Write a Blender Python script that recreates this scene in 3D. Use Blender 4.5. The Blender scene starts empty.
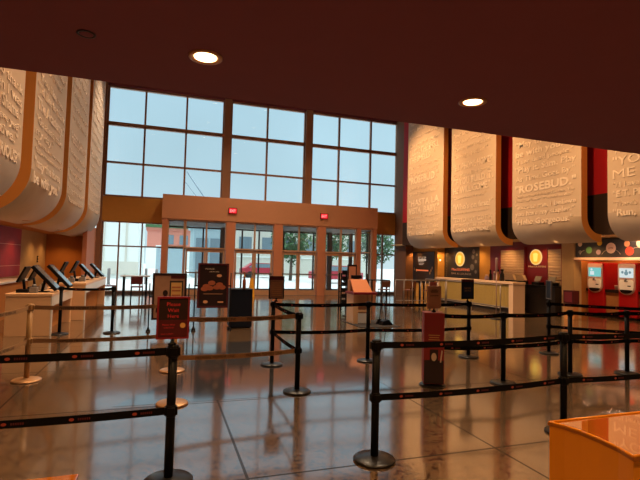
import bpy, bmesh, math, random
from mathutils import Matrix, Vector
random.seed(7)
sc = bpy.context.scene
C = sc.collection
PI = math.pi

# ------------------------------------------------------------------ materials
def nt(name):
    m = bpy.data.materials.new(name); m.use_nodes = True
    t = m.node_tree; t.nodes.clear()
    return m, t, t.nodes, t.links

def mat(name, col, rough=0.5, metal=0.0, var=0.08, scale=6.0, spec=0.5, bump=0.0, bscale=60.0, coat=0.0):
    m, t, N, L = nt(name)
    out = N.new('ShaderNodeOutputMaterial'); b = N.new('ShaderNodeBsdfPrincipled')
    L.new(b.outputs[0], out.inputs[0])
    tc = N.new('ShaderNodeTexCoord'); no = N.new('ShaderNodeTexNoise')
    no.inputs['Scale'].default_value = scale; no.inputs['Detail'].default_value = 4
    L.new(tc.outputs['Object'], no.inputs['Vector'])
    r = N.new('ShaderNodeMix'); r.data_type = 'RGBA'
    r.inputs['A'].default_value = (*[max(0, c*(1-var)) for c in col], 1)
    r.inputs['B'].default_value = (*[min(1, c*(1+var)) for c in col], 1)
    L.new(no.outputs['Fac'], r.inputs['Factor']); L.new(r.outputs['Result'], b.inputs['Base Color'])
    b.inputs['Roughness'].default_value = rough; b.inputs['Metallic'].default_value = metal
    b.inputs['Specular IOR Level'].default_value = spec
    b.inputs['Coat Weight'].default_value = coat
    if bump:
        n2 = N.new('ShaderNodeTexNoise'); n2.inputs['Scale'].default_value = bscale
        L.new(tc.outputs['Object'], n2.inputs['Vector'])
        bp = N.new('ShaderNodeBump'); bp.inputs['Strength'].default_value = bump; bp.inputs['Distance'].default_value = 0.01
        L.new(n2.outputs['Fac'], bp.inputs['Height']); L.new(bp.outputs[0], b.inputs['Normal'])
    return m

def emit(name, col, st):
    m, t, N, L = nt(name)
    out = N.new('ShaderNodeOutputMaterial'); e = N.new('ShaderNodeEmission')
    e.inputs[0].default_value = (*col, 1); e.inputs[1].default_value = st
    L.new(e.outputs[0], out.inputs[0]); return m

def glass(name, tint, refl=1.0):
    m, t, N, L = nt(name)
    out = N.new('ShaderNodeOutputMaterial'); mx = N.new('ShaderNodeMixShader')
    tr = N.new('ShaderNodeBsdfTransparent'); tr.inputs[0].default_value = (*tint, 1)
    gl = N.new('ShaderNodeBsdfGlossy'); gl.inputs['Roughness'].default_value = 0.0
    fr = N.new('ShaderNodeFresnel'); fr.inputs[0].default_value = 1.5
    mu = N.new('ShaderNodeMath'); mu.operation = 'MULTIPLY'; mu.inputs[1].default_value = refl
    L.new(fr.outputs[0], mu.inputs[0]); L.new(mu.outputs[0], mx.inputs[0])
    L.new(tr.outputs[0], mx.inputs[1]); L.new(gl.outputs[0], mx.inputs[2]); L.new(mx.outputs[0], out.inputs[0])
    return m

def terrazzo(name, base, dark, light, joints, rough=0.1):
    m, t, N, L = nt(name)
    out = N.new('ShaderNodeOutputMaterial'); b = N.new('ShaderNodeBsdfPrincipled'); L.new(b.outputs[0], out.inputs[0])
    tc = N.new('ShaderNodeTexCoord')
    vo = N.new('ShaderNodeTexVoronoi'); vo.inputs['Scale'].default_value = 42
    L.new(tc.outputs['Object'], vo.inputs['Vector'])
    sep = N.new('ShaderNodeSeparateColor'); L.new(vo.outputs['Color'], sep.inputs[0])
    r1 = N.new('ShaderNodeValToRGB'); e = r1.color_ramp.elements
    e[0].position = 0.0; e[0].color = (*dark, 1); e[1].position = 1.0; e[1].color = (*light, 1)
    a = e.new(0.22); a.color = (*base, 1); a = e.new(0.82); a.color = (*[c*1.08 for c in base], 1)
    r1.color_ramp.interpolation = 'CONSTANT'
    L.new(sep.outputs[0], r1.inputs[0])
    no = N.new('ShaderNodeTexNoise'); no.inputs['Scale'].default_value = 0.7; no.inputs['Detail'].default_value = 5
    L.new(tc.outputs['Object'], no.inputs['Vector'])
    mr = N.new('ShaderNodeMapRange'); mr.inputs['To Min'].default_value = 0.8; mr.inputs['To Max'].default_value = 1.18
    L.new(no.outputs['Fac'], mr.inputs['Value'])
    mm = N.new('ShaderNodeMix'); mm.data_type = 'RGBA'; mm.blend_type = 'MULTIPLY'; mm.inputs['Factor'].default_value = 1
    L.new(r1.outputs[0], mm.inputs['A']); L.new(mr.outputs[0], mm.inputs['B'])
    col = mm.outputs['Result']
    if joints:
        xyz = N.new('ShaderNodeSeparateXYZ'); L.new(tc.outputs['Object'], xyz.inputs[0])
        facs = []
        for ax, off, per in joints:
            s = N.new('ShaderNodeMath'); s.operation = 'SUBTRACT'; s.inputs[1].default_value = off - per*20
            L.new(xyz.outputs[ax], s.inputs[0])
            pp = N.new('ShaderNodeMath'); pp.operation = 'PINGPONG'; pp.inputs[1].default_value = per/2
            L.new(s.outputs[0], pp.inputs[0])
            lt = N.new('ShaderNodeMath'); lt.operation = 'LESS_THAN'; lt.inputs[1].default_value = 0.012
            L.new(pp.outputs[0], lt.inputs[0]); facs.append(lt)
        mxx = N.new('ShaderNodeMath'); mxx.operation = 'MAXIMUM'
        L.new(facs[0].outputs[0], mxx.inputs[0]); L.new(facs[1].outputs[0], mxx.inputs[1])
        jm = N.new('ShaderNodeMix'); jm.data_type = 'RGBA'; L.new(mxx.outputs[0], jm.inputs['Factor'])
        L.new(col, jm.inputs['A']); jm.inputs['B'].default_value = (0.03, 0.024, 0.02, 1); col = jm.outputs['Result']
    L.new(col, b.inputs['Base Color'])
    n3 = N.new('ShaderNodeTexNoise'); n3.inputs['Scale'].default_value = 1.3; n3.inputs['Detail'].default_value = 2
    L.new(tc.outputs['Object'], n3.inputs['Vector'])
    bp = N.new('ShaderNodeBump'); bp.inputs['Strength'].default_value = 0.08; bp.inputs['Distance'].default_value = 0.02
    L.new(n3.outputs['Fac'], bp.inputs['Height']); L.new(bp.outputs[0], b.inputs['Normal'])
    b.inputs['Roughness'].default_value = rough; b.inputs['IOR'].default_value = 2.2
    b.inputs['Coat Weight'].default_value = 0.45; b.inputs['Coat IOR'].default_value = 1.8; b.inputs['Coat Roughness'].default_value = 0.07
    if joints:
        inv = N.new('ShaderNodeMapRange'); inv.inputs['To Min'].default_value = 0.45; inv.inputs['To Max'].default_value = 0.0
        L.new(mxx.outputs[0], inv.inputs['Value']); L.new(inv.outputs[0], b.inputs['Coat Weight'])
        iv2 = N.new('ShaderNodeMapRange'); iv2.inputs['To Min'].default_value = 0.5; iv2.inputs['To Max'].default_value = 0.08
        L.new(mxx.outputs[0], iv2.inputs['Value']); L.new(iv2.outputs[0], b.inputs['Specular IOR Level'])
    L.new(bp.outputs[0], b.inputs['Coat Normal'])
    return m

M = {}
M['floor'] = terrazzo('terrazzo_tan', (0.115, 0.070, 0.039), (0.035, 0.021, 0.013), (0.50, 0.36, 0.23), [('X', 0.67, 2.26), ('Y', 3.55, 1.98)], 0.13)
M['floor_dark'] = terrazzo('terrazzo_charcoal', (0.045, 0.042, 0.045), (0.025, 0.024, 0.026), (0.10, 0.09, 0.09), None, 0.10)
M['soffit'] = mat('maroon_ceiling_paint', (0.165, 0.042, 0.055), 0.75, var=0.05, spec=0.2)
M['hallceil'] = mat('hall_ceiling_paint', (0.42, 0.32, 0.25), 0.9)
M['letters'] = mat('daylit_sand_letters', (0.74, 0.59, 0.46), 0.7, var=0.03, spec=0.3)  # same sand as the panels, lightened to paint in window light on the letters
M['panel'] = mat('sand_panel_plaster', (0.52, 0.385, 0.28), 0.75, var=0.05, spec=0.2, bump=0.03)
M['panel_edge'] = mat('orange_panel_edge', (0.62, 0.24, 0.05), 0.7, var=0.04, spec=0.2)
M['red'] = mat('red_wall_paint', (0.36, 0.008, 0.012), 0.7, var=0.06, spec=0.2)
M['brownwall'] = mat('dark_brown_wall', (0.030, 0.015, 0.009), 0.8, spec=0.2)
M['orange_wall'] = mat('orange_wall_paint', (0.46, 0.17, 0.04), 0.8, var=0.05, spec=0.2)
M['beige_wall'] = mat('beige_wall_paint', (0.5, 0.33, 0.17), 0.85, spec=0.2)
M['yellow_wall'] = mat('amber_wall_paint', (0.62, 0.33, 0.09), 0.8, spec=0.2)
M['ochre'] = mat('ochre_band_paint', (0.52, 0.23, 0.045), 0.65, var=0.06, spec=0.3)
M['brown_column'] = mat('brown_column_paint', (0.15, 0.065, 0.03), 0.7, spec=0.2)
M['podium_orange'] = mat('podium_orange_laminate', (0.78, 0.27, 0.11), 0.45, var=0.04)
M['copper'] = mat('salmon_header_paint', (0.55, 0.25, 0.13), 0.6, var=0.04, spec=0.3)
M['pillar'] = mat('salmon_pillar_paint', (0.56, 0.21, 0.11), 0.6, var=0.05, spec=0.3)
M['frame'] = mat('bronze_window_frame', (0.30, 0.15, 0.085), 0.45, 0.3, var=0.06)
M['doorframe'] = mat('tan_door_frame', (0.56, 0.31, 0.18), 0.45, 0.2, var=0.06)
M['darkframe'] = mat('dark_bronze_frame', (0.09, 0.06, 0.05), 0.5, 0.2)
M['glass_up'] = glass('window_glass_high', (0.93, 0.975, 0.99), 0.9)
M['glass'] = glass('window_glass', (0.93, 0.97, 0.96), 0.9)
M['black'] = mat('black_satin_metal', (0.005, 0.0045, 0.0045), 0.4, 0.0, spec=0.10)
M['blackbase'] = mat('black_base_metal', (0.010, 0.009, 0.009), 0.3, 0.0, spec=0.35)
M['blackplastic'] = mat('black_plastic', (0.007, 0.006, 0.007), 0.45, spec=0.16)
M['web'] = mat('black_belt_webbing', (0.005, 0.004, 0.004), 0.85, spec=0.08)
M['webtan'] = mat('tan_belt_webbing', (0.40, 0.225, 0.11), 0.85, spec=0.15)
M['tan'] = mat('tan_painted_post', (0.42, 0.22, 0.075), 0.45, 0.1)
M['gold'] = mat('gold_base_rim', (0.55, 0.30, 0.14), 0.35, 0.5)
M['logo'] = mat('orange_red_print', (0.28, 0.035, 0.016), 0.7)
M['ink'] = mat('dark_brown_print', (0.03, 0.015, 0.01), 0.8)
M['redprint'] = mat('bright_red_print', (0.55, 0.03, 0.035), 0.6)
M['redframe'] = mat('red_sign_frame', (0.20, 0.008, 0.014), 0.45)
M['signbrown'] = mat('dark_brown_card', (0.024, 0.010, 0.009), 0.5, spec=0.25)
M['maroon'] = mat('maroon_card', (0.075, 0.009, 0.011), 0.5, spec=0.3)
M['goldprint'] = mat('gold_print', (0.6, 0.33, 0.10), 0.5)
M['cream'] = mat('cream_print', (0.72, 0.55, 0.40), 0.6)
M['white'] = mat('white_paint', (0.72, 0.70, 0.67), 0.5, var=0.04)
M['kiosk'] = mat('peach_laminate', (0.72, 0.42, 0.22), 0.4, var=0.04)
M['whitetop'] = mat('white_counter_top', (0.68, 0.60, 0.52), 0.3, var=0.04)
M['screen'] = mat('glossy_grey_screen', (0.10, 0.12, 0.14), 0.12, var=0.1, coat=0.5)
M['navy'] = mat('navy_board', (0.006, 0.009, 0.018), 0.5, spec=0.2)
M['orange_unit'] = mat('glossy_orange_laminate', (0.72, 0.25, 0.012), 0.22, var=0.03)
M['orange_top'] = mat('polished_amber_top', (0.36, 0.11, 0.012), 0.02, var=0.03, coat=1.0)
M['stone'] = mat('beige_counter_stone', (0.56, 0.38, 0.26), 0.35, var=0.06, scale=20)
M['olive'] = mat('olive_gold_slats', (0.28, 0.19, 0.05), 0.6, var=0.2, scale=25)
M['blackcab'] = mat('black_cabinet', (0.012, 0.008, 0.007), 0.45, spec=0.25)
M['steel'] = mat('brushed_steel_rail', (0.24, 0.19, 0.16), 0.45, 0.5)
M['pinksteel'] = mat('rosy_metal_pole', (0.36, 0.22, 0.19), 0.45, 0.4)
M['darkposter'] = mat('charcoal_poster', (0.035, 0.030, 0.032), 0.55, var=0.2, scale=3)
M['brownposter'] = mat('espresso_poster', (0.028, 0.014, 0.010), 0.45, var=0.4, scale=4)
M['shutter'] = mat('cream_shutter', (0.58, 0.42, 0.30), 0.6)
M['machine'] = mat('red_gloss_enamel', (0.42, 0.006, 0.010), 0.3, var=0.05)
M['bezel'] = mat('pink_silver_bezel', (0.60, 0.40, 0.34), 0.35, 0.3)
M['scr_teal'] = emit('teal_display', (0.22, 0.62, 0.60), 0.9)
M['scr_white'] = emit('white_display', (0.72, 0.80, 0.80), 0.95)
M['scr_dim'] = emit('grey_display_marks', (0.25, 0.40, 0.45), 0.7)
M['dispense'] = mat('white_dispense_panel', (0.86, 0.82, 0.78), 0.3)
M['wood'] = mat('orange_wood_front', (0.42, 0.18, 0.055), 0.5, var=0.2, scale=8)
M['logo_lit'] = emit('lit_amber_disc', (1.0, 0.42, 0.035), 1.15)
M['logo_cup'] = emit('lit_yellow_cup', (1.0, .66, .12), 1.3)
M['logo_rim'] = emit('lit_pale_rim', (1.0, 0.60, 0.20), .95)
M['letter_orange'] = emit('lit_orange_letters', (0.95, 0.20, 0.07), 0.8)
M['letter_pale'] = emit('lit_pale_letters', (0.9, 0.62, 0.42), 0.7)
M['exitred'] = emit('exit_red', (1.0, 0.02, 0.03), 1.1)
M['exitpale'] = emit('exit_letters', (1.0, 0.55, 0.5), 1.2)
M['lamp'] = emit('warm_lamp', (1.0, 0.62, 0.28), 9.0)
M['lampsoft'] = emit('small_warm_lamp', (1.0, 0.6, 0.25), 5.0)
M['lampring'] = mat('copper_light_trim', (0.50, 0.25, 0.13), 0.35, 0.4)
M['chairred'] = mat('burgundy_chair', (0.12, 0.012, 0.018), 0.5)
M['chairbrown'] = mat('brown_chair', (0.16, 0.05, 0.025), 0.5)
M['tabletop'] = mat('pale_table_top', (0.55, 0.52, 0.5), 0.25)
M['mat'] = mat('charcoal_floor_mat', (0.035, 0.030, 0.030), 0.9)
M['wet'] = mat('yellow_plastic', (0.80, 0.36, 0.01), 0.45)
M['bottle'] = mat('amber_brown_plastic', (0.25, 0.06, 0.02), 0.35)
M['blueprint'] = mat('navy_sign_sheet', (0.008, 0.022, 0.05), 0.4)
M['kraft'] = mat('kraft_sign_card', (0.48, 0.26, 0.15), 0.6)
M['skin_red'] = mat('red_mural_print', (0.34, 0.02, 0.045), 0.6, var=0.35, scale=1.2)
M['tower_dark'] = mat('black_tower_print', (0.03, 0.012, 0.012), 0.5)
M['tower'] = mat('deep_red_card', (0.30, 0.018, 0.02), 0.5, var=0.1)
M['concrete'] = mat('pale_concrete', (0.55, 0.56, 0.54), 0.9, var=0.08, scale=0.4)
M['bld_white'] = mat('pale_stucco', (0.78, 0.82, 0.78), 0.9, var=0.04, scale=0.3)
M['bld_brick'] = mat('salmon_brick', (0.60, 0.22, 0.16), 0.9, var=0.1)
M['bld_beige'] = mat('beige_stone_facade', (0.62, 0.60, 0.52), 0.9, var=0.05, scale=0.4)
M['bld_win'] = mat('grey_blue_panes', (0.16, 0.22, 0.26), 0.3)
M['bluegrey'] = mat('blue_grey_panel', (0.34, 0.45, 0.50), 0.6)
M['leaf'] = mat('leaf_green', (0.055, 0.13, 0.05), 0.8, var=0.5, scale=2.5)
M['bark'] = mat('grey_bark', (0.12, 0.09, 0.07), 0.9)
M['carred'] = mat('red_car_paint', (0.42, 0.03, 0.05), 0.35)
M['tyre'] = mat('black_rubber', (0.02, 0.02, 0.02), 0.8)
M['vestgrey'] = mat('grey_portal_wall', (0.20, 0.15, 0.13), 0.7)
M['art_orange'] = mat('burnt_orange_print', (0.36, 0.085, 0.03), 0.6, var=0.3, scale=14)
M['art_tan'] = mat('tan_print', (0.33, 0.17, 0.10), 0.6, var=0.2, scale=8)
M['green_print'] = mat('green_print', (0.10, 0.26, 0.10), 0.6)
M['lilac_print'] = mat('lilac_print', (0.34, 0.24, 0.34), 0.6)
M['ballgold'] = mat('yellow_print', (0.85, 0.50, 0.02), 0.6)
M['ballpink'] = mat('pale_pink_print', (0.78, 0.55, 0.45), 0.6)
M['ballred'] = mat('tomato_print', (0.55, 0.05, 0.03), 0.6)
M['ballorange'] = mat('peach_print', (0.72, 0.34, 0.16), 0.6)
M['cup'] = mat('white_paper_cups', (0.62, 0.45, 0.36), 0.6)
M['greyplastic'] = mat('grey_plastic', (0.20, 0.18, 0.17), 0.4)

# ------------------------------------------------------------------ mesh builder
class MB:
    def __init__(s): s.bm = bmesh.new(); s.mi = 0; s.sm = []
    def face(s, pts, smooth=False):
        vs = [s.bm.verts.new(p) for p in pts]
        f = s.bm.faces.new(vs); f.material_index = s.mi; f.smooth = smooth; return f
    def _solid(s, ring0, ring1, smooth=False, cap=True):
        a = [s.bm.verts.new(p) for p in ring0]; b = [s.bm.verts.new(p) for p in ring1]; n = len(a)
        for i in range(n):
            f = s.bm.faces.new((a[i], a[(i+1) % n], b[(i+1) % n], b[i])); f.material_index = s.mi; f.smooth = smooth
        if cap:
            f = s.bm.faces.new(a[::-1]); f.material_index = s.mi
            f = s.bm.faces.new(b); f.material_index = s.mi
        return a + b
    def box(s, x0, x1, y0, y1, z0, z1, bev=0.0):
        r0 = [(x0, y0, z0), (x1, y0, z0), (x1, y1, z0), (x0, y1, z0)]
        r1 = [(x, y, z1) for x, y, z in r0]
        vs = s._solid(r0, r1)
        if bev:
            es = {e for v in vs for e in v.link_edges}
            bmesh.ops.bevel(s.bm, geom=list(es), offset=bev, segments=2, profile=0.5, affect='EDGES', material=s.mi)
        return s
    def obox(s, mtx, sx, sy, sz, bev=0.0):
        pts = [(-sx/2, -sy/2), (sx/2, -sy/2), (sx/2, sy/2), (-sx/2, sy/2)]
        vs = s._solid([mtx @ Vector((x, y, -sz/2)) for x, y in pts], [mtx @ Vector((x, y, sz/2)) for x, y in pts])
        if bev:
            es = {e for v in vs for e in v.link_edges}
            bmesh.ops.bevel(s.bm, geom=list(es), offset=bev, segments=2, profile=0.5, affect='EDGES', material=s.mi)
        return s
    def cyl(s, p, q, r, r2=None, n=16):
        p = Vector(p); q = Vector(q); d = (q-p).normalized(); r2 = r if r2 is None else r2
        u = d.orthogonal().normalized(); v = d.cross(u)
        c = [(math.cos(2*PI*i/n), math.sin(2*PI*i/n)) for i in range(n)]
        s._solid([p+(u*a+v*b)*r for a, b in c], [q+(u*a+v*b)*r2 for a, b in c], True); return s
    def tube(s, pts, r, n=8):
        for a, b in zip(pts[:-1], pts[1:]): s.cyl(a, b, r, None, n)
        return s
    def lathe(s, prof, c=(0, 0, 0), n=28):
        rings = []
        for r, z in prof:
            rings.append([s.bm.verts.new((c[0]+max(r, 1e-4)*math.cos(2*PI*i/n), c[1]+max(r, 1e-4)*math.sin(2*PI*i/n), c[2]+z)) for i in range(n)])
        for a, b in zip(rings[:-1], rings[1:]):
            for i in range(n):
                f = s.bm.faces.new((a[i], a[(i+1) % n], b[(i+1) % n], b[i])); f.material_index = s.mi; f.smooth = True
        f = s.bm.faces.new(rings[0][::-1]); f.material_index = s.mi
        f = s.bm.faces.new(rings[-1]); f.material_index = s.mi
        return s
    def prism(s, poly, ext, smooth=False):
        e = Vector(ext); s._solid([Vector(p) for p in poly], [Vector(p)+e for p in poly], smooth); return s
    def disc(s, c, u, v, ru, rv, n=20, thick=None):
        c = Vector(c); u = Vector(u); v = Vector(v)
        ring = [c+u*ru*math.cos(2*PI*i/n)+v*rv*math.sin(2*PI*i/n) for i in range(n)]
        if thick: s._solid(ring, [p+Vector(thick) for p in ring])
        else: s.face(ring)
        return s
    def text(s, string, mtx, h=None, w=None, ext=0.0, bold=0.0, align='C', res=2):
        for loc, idx_polys in (text_polys(string, ext, bold, res),):
            vs, fs, (x0, x1, y0, y1) = loc, idx_polys[0], idx_polys[1]
            sy = h/0.70 if h else 1.0
            sx = sy
            if w: sx = w/(x1-x0); sy = sy if h else sx
            ox = -(x0+x1)/2 if align == 'C' else -x0
            nv = [s.bm.verts.new(mtx @ Vector(((x+ox)*sx, y*sy, z))) for x, y, z in vs]
            for f in fs:
                try:
                    q = s.bm.faces.new([nv[i] for i in f]); q.material_index = s.mi
                except ValueError: pass
        return s
    def build(s, name, mats, root=None, smooth=False):
        if not isinstance(mats, (list, tuple)): mats = [mats]
        bmesh.ops.recalc_face_normals(s.bm, faces=[f for f in s.bm.faces])
        me = bpy.data.meshes.new(name); 
        if root is not None: s.bm.transform(local_inv(root))
        s.bm.to_mesh(me); s.bm.free()
        for m in mats: me.materials.append(m)
        o = bpy.data.objects.new(name, me); C.objects.link(o)
        if root is not None:
            o.parent = root
        return o

def world_m(o):
    m = Matrix.LocRotScale(o.location, o.rotation_euler, o.scale)
    return world_m(o.parent) @ m if o.parent else m
def local_inv(o): return world_m(o).inverted()

_tc = {}
def text_polys(string, ext, bold, res):
    k = (string, ext, bold, res)
    if k in _tc: return _tc[k]
    cu = bpy.data.curves.new('txt', 'FONT'); cu.body = string; cu.size = 1.0; cu.extrude = ext; cu.offset = bold; cu.resolution_u = res
    o = bpy.data.objects.new('txt', cu); C.objects.link(o)
    bpy.context.view_layer.update()
    me = o.evaluated_get(bpy.context.evaluated_depsgraph_get()).to_mesh()
    vs = [tuple(v.co) for v in me.vertices]; fs = [tuple(p.vertices) for p in me.polygons]
    bb = (min(v[0] for v in vs), max(v[0] for v in vs), min(v[1] for v in vs), max(v[1] for v in vs))
    o.evaluated_get(bpy.context.evaluated_depsgraph_get()).to_mesh_clear()
    bpy.data.objects.remove(o); bpy.data.curves.remove(cu)
    _tc[k] = (vs, (fs, bb)); return _tc[k]

def frame_m(o, x, y):     # text plane: origin, reading direction, up
    x = Vector(x).normalized(); y = Vector(y).normalized(); z = x.cross(y)
    m = Matrix.Identity(4)
    for i in range(3): m[i][0], m[i][1], m[i][2], m[i][3] = x[i], y[i], z[i], o[i]
    return m
def face_cam(x, y, z): return frame_m((x, y, z), (1, 0, 0), (0, 0, 1))
def on_right(x, y, z): return frame_m((x, y, z), (0, -1, 0), (0, 0, 1))
def on_left(x, y, z): return frame_m((x, y, z), (0, 1, 0), (0, 0, 1))

def tag(o, label, cat, group=None):
    o['label'] = label; o['category'] = cat
    if group: o['group'] = group
    return o
def thing(name, loc, label, cat, group=None, rz=0.0):
    o = bpy.data.objects.new(name, None); C.objects.link(o); o.location = loc; o.rotation_euler = (0, 0, rz)
    o.empty_display_size = 0.1
    return tag(o, label, cat, group)
def struct(o): o['kind'] = 'structure'; return o
def B(*a, **k): return MB().box(*a, **k)
def inst(name, me, root, loc=(0, 0, 0)):
    o = bpy.data.objects.new(name, me); C.objects.link(o); o.parent = root; o.location = loc; return o

# ------------------------------------------------------------------ room shell
m = MB(); m.box(-8, 16, -4, 25.3, -0.2, 0.0); struct(m.build('floor', M['floor']))
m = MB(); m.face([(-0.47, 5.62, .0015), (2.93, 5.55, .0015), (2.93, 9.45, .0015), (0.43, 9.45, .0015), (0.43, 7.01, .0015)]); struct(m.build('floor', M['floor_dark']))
struct(B(-8, 16, -4, 3.59, 2.9, 3.12).build('ceiling', M['soffit']))
struct(B(-8, 16, 3.25, 3.585, 3.12, 10.7).build('wall_above_soffit', M['soffit']))
struct(B(-8, 16, 3.25, 23.0, 10.7, 10.9).build('ceiling', M['hallceil']))
struct(B(-8, 16, -4.2, -4, 0, 2.9).build('wall_back', M['soffit']))
struct(B(-8.2, -8, -4.2, 3.4, 0, 3.1).build('wall_left', M['orange_wall']))
struct(B(16, 16.2, -4.2, 23, 0, 10.7).build('wall_right', M['red']))
# left: orange wall behind the hung panels, soffit under them, recess wall and return
struct(B(-3.75, -3.55, 3.59, 22.55, 2.48, 10.7).build('wall_left', M['orange_wall']))
struct(B(-8, -3.55, 3.59, 20.95, 2.48, 2.62).build('ceiling', M['orange_wall']))
struct(B(-3.55, -3.34, 3.59, 21.3, 2.68, 2.72).build('ceiling', M['orange_wall']))
struct(B(-8.2, -8, 3.4, 10.0, 0, 2.5).build('wall_left', M['orange_wall']))
struct(B(-8, -4.4, 20.95, 21.1, 0, 2.62).build('wall_left', M['beige_wall']))
struct(B(-4.6, -4.4, 10.0, 20.95, 0, 2.48).build('wall_left', M['beige_wall']))
struct(B(-8, -4.6, 9.8, 10.0, 0, 2.48).build('wall_left', M['beige_wall']))
struct(B(-4.4, -3.02, 20.8, 20.95, 0, 2.48).build('wall_left', M['orange_wall']))
struct(B(-3.02, -2.86, 20.2, 22.6, 0, 2.9).build('trim_1', M['pillar']))
# right: upper red wall over dark brown band, soffit, stepped lower wall
struct(B(11.75, 11.95, 3.59, 21.42, 3.8, 10.7).build('wall_right', M['red']))
struct(B(11.75, 11.95, 3.59, 21.42, 2.64, 3.8).build('wall_right', M['brownwall']))
struct(B(11.76, 16, 3.59, 22.7, 2.64, 2.7).build('ceiling', M['beige_wall']))
struct(B(11.98, 12.42, 21.45, 22.72, 0, 10.7).build('trim_2', M['brown_column']))
struct(B(12.7, 12.9, 19.75, 22.7, 0, 2.64).build('wall_right', M['yellow_wall']))
struct(B(12.7, 13.3, 19.6, 19.75, 0, 2.64).build('wall_right', M['yellow_wall']))
struct(B(13.1, 13.3, 16.25, 19.6, 0, 2.64).build('wall_right', M['yellow_wall']))
struct(B(13.1, 13.3, 12.45, 16.25, 0, 2.64).build('wall_right', M['redframe']))
struct(B(12.97, 13.3, 11.92, 12.42, 0, 2.64).build('trim_3', M['beige_wall']))
struct(B(15.4, 15.6, 4.0, 13.1, 0, 2.64).build('wall_right', M['orange_wall']))
struct(B(13.3, 15.4, 12.96, 13.1, 0, 2.64).build('wall_right', M['orange_wall']))

# ------------------------------------------------------------------ window wall
YW = 22.8
def grid_window(name, xs, zs, thick, gl, y=YW, fm='frame', depth=0.14):
    """xs / zs: bar centre lines with half widths; panes one sheet each"""
    r = bpy.data.objects.new(name, None); C.objects.link(r); r.location = (xs[0], y, zs[0]); r['kind'] = 'structure'
    f = MB()
    for i, x in enumerate(xs):
        t = thick if 0 < i < len(xs)-1 else thick*1.1
        f.box(x-t/2, x+t/2, y-depth/2, y+depth/2, zs[0], zs[-1])
    for i, z in enumerate(zs):
        t = thick*1.0
        if len(zs) == 4 and i == 2: t = thick*2.0
        f.box(xs[0], xs[-1], y-depth/2-.004, y+depth/2+.004, z-t/2, z+t/2)
    f.build('window_frame', M[fm], r)
    g = MB()
    for x0, x1 in zip(xs[:-1], xs[1:]):
        for z0, z1 in zip(zs[:-1], zs[1:]):
            g.face([(x0, y, z0), (x1, y, z0), (x1, y, z1), (x0, y, z1)])
    g.build('pane', M[gl], r)
    return r
ZU = [4.42, 5.95, 7.72, 9.42]
grid_window('window_1', [-2.62, -1.03, 0.81, 2.56], ZU, 0.085, 'glass_up')
grid_window('window_2', [2.93, 4.74, 6.72], ZU, 0.085, 'glass_up')
grid_window('window_3', [7.10, 8.62, 10.46, 12.05], ZU, 0.085, 'glass_up')
struct(B(2.57, 2.92, YW-.2, YW+.1, 4.3, 9.5).build('trim_4', M['frame']))
struct(B(6.73, 7.09, YW-.2, YW+.1, 4.3, 9.5).build('trim_5', M['frame']))
struct(B(-3.3, 12.6, YW-.15, YW+.15, 9.46, 10.7).build('wall_front', M['soffit']))
struct(B(-2.86, 0.0, YW-.12, YW+.1, 3.27, 4.38).build('trim_6', M['ochre']))
struct(B(10.44, 12.2, YW-.12, YW+.1, 3.27, 4.38).build('trim_7', M['ochre']))
struct(B(-2.86, -2.66, YW-.2, YW+.15, 0, 10.7).build('trim_8', M['frame']))
struct(B(0.0, 10.44, YW-.1, YW+.1, 3.6, 4.38).build('wall_front', M['copper']))
grid_window('window_4', [-2.62, -1.93, -0.96, -0.06], [0.1, 2.15, 3.25], 0.06, 'glass')
grid_window('window_5', [10.5, 11.28, 12.1], [0.1, 2.13, 3.25], 0.06, 'glass')
struct(B(-2.86, 0.0, YW-.1, YW+.1, 0, .1).build('baseboard_front', M['darkframe']))
struct(B(10.44, 12.2, YW-.1, YW+.1, 0, .1).build('baseboard_front', M['darkframe']))

# vestibule header, pillars, doors (front plane y=21.9)
YD = 21.9
struct(B(-0.12, 10.52, YD-.05, YW-.12, 3.45, 4.54).build('wall_vestibule', M['copper']))
struct(B(0.0, 10.44, YD+.2, 25.3, 3.36, 3.45).build('ceiling', M['vestgrey']))
n = 9
for x0, x1 in ((-.10, .14), (2.76, 3.16), (5.04, 5.46), (7.28, 7.68), (9.40, 9.60), (10.30, 10.50)):
    struct(B(x0, x1, YD-.03, YD+.32, 0, 3.45).build('trim_%d' % n, M['pillar'])); n += 1
def sidelight(name, x0, x1, xm=None):
    grid_window(name, [x0+.03, x1-.03] if xm is None else [x0+.03, xm, x1-.03], [0.05, 2.2, 3.42], 0.055, 'glass', YD+.12, 'doorframe', .12)
sidelight('window_6', .14, .90)
sidelight('window_7', 9.60, 10.30)
wi, di = 8, 1
def door_leaf(name, x0, x1, y, hinge_left, fm='doorframe'):
    r = bpy.data.objects.new(name, None); C.objects.link(r); r.location = ((x0+x1)/2, y, 0); r['kind'] = 'structure'
    f = MB(); st = .085
    f.box(x0, x0+st, y-.03, y+.03, .01, 2.1); f.box(x1-st, x1, y-.03, y+.03, .01, 2.1)
    f.box(x0+st, x1-st, y-.03, y+.03, .01, .25); f.box(x0+st, x1-st, y-.03, y+.03, 1.98, 2.1)
    f.build('door_frame', M[fm], r)
    g = MB(); g.face([(x0+st, y, .25), (x1-st, y, .25), (x1-st, y, 1.98), (x0+st, y, 1.98)]); g.build('pane', M['glass'], r)
    b = MB(); b.box(x0+.03, x1-.03, y-.09, y-.05, 1.0, 1.06); b.box(x0+.04, x0+.1, y-.06, y-.03, .98, 1.08); b.box(x1-.1, x1-.04, y-.06, y-.03, .98, 1.08)
    b.build('push_bar', M['steel'], r)
    return r
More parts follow.
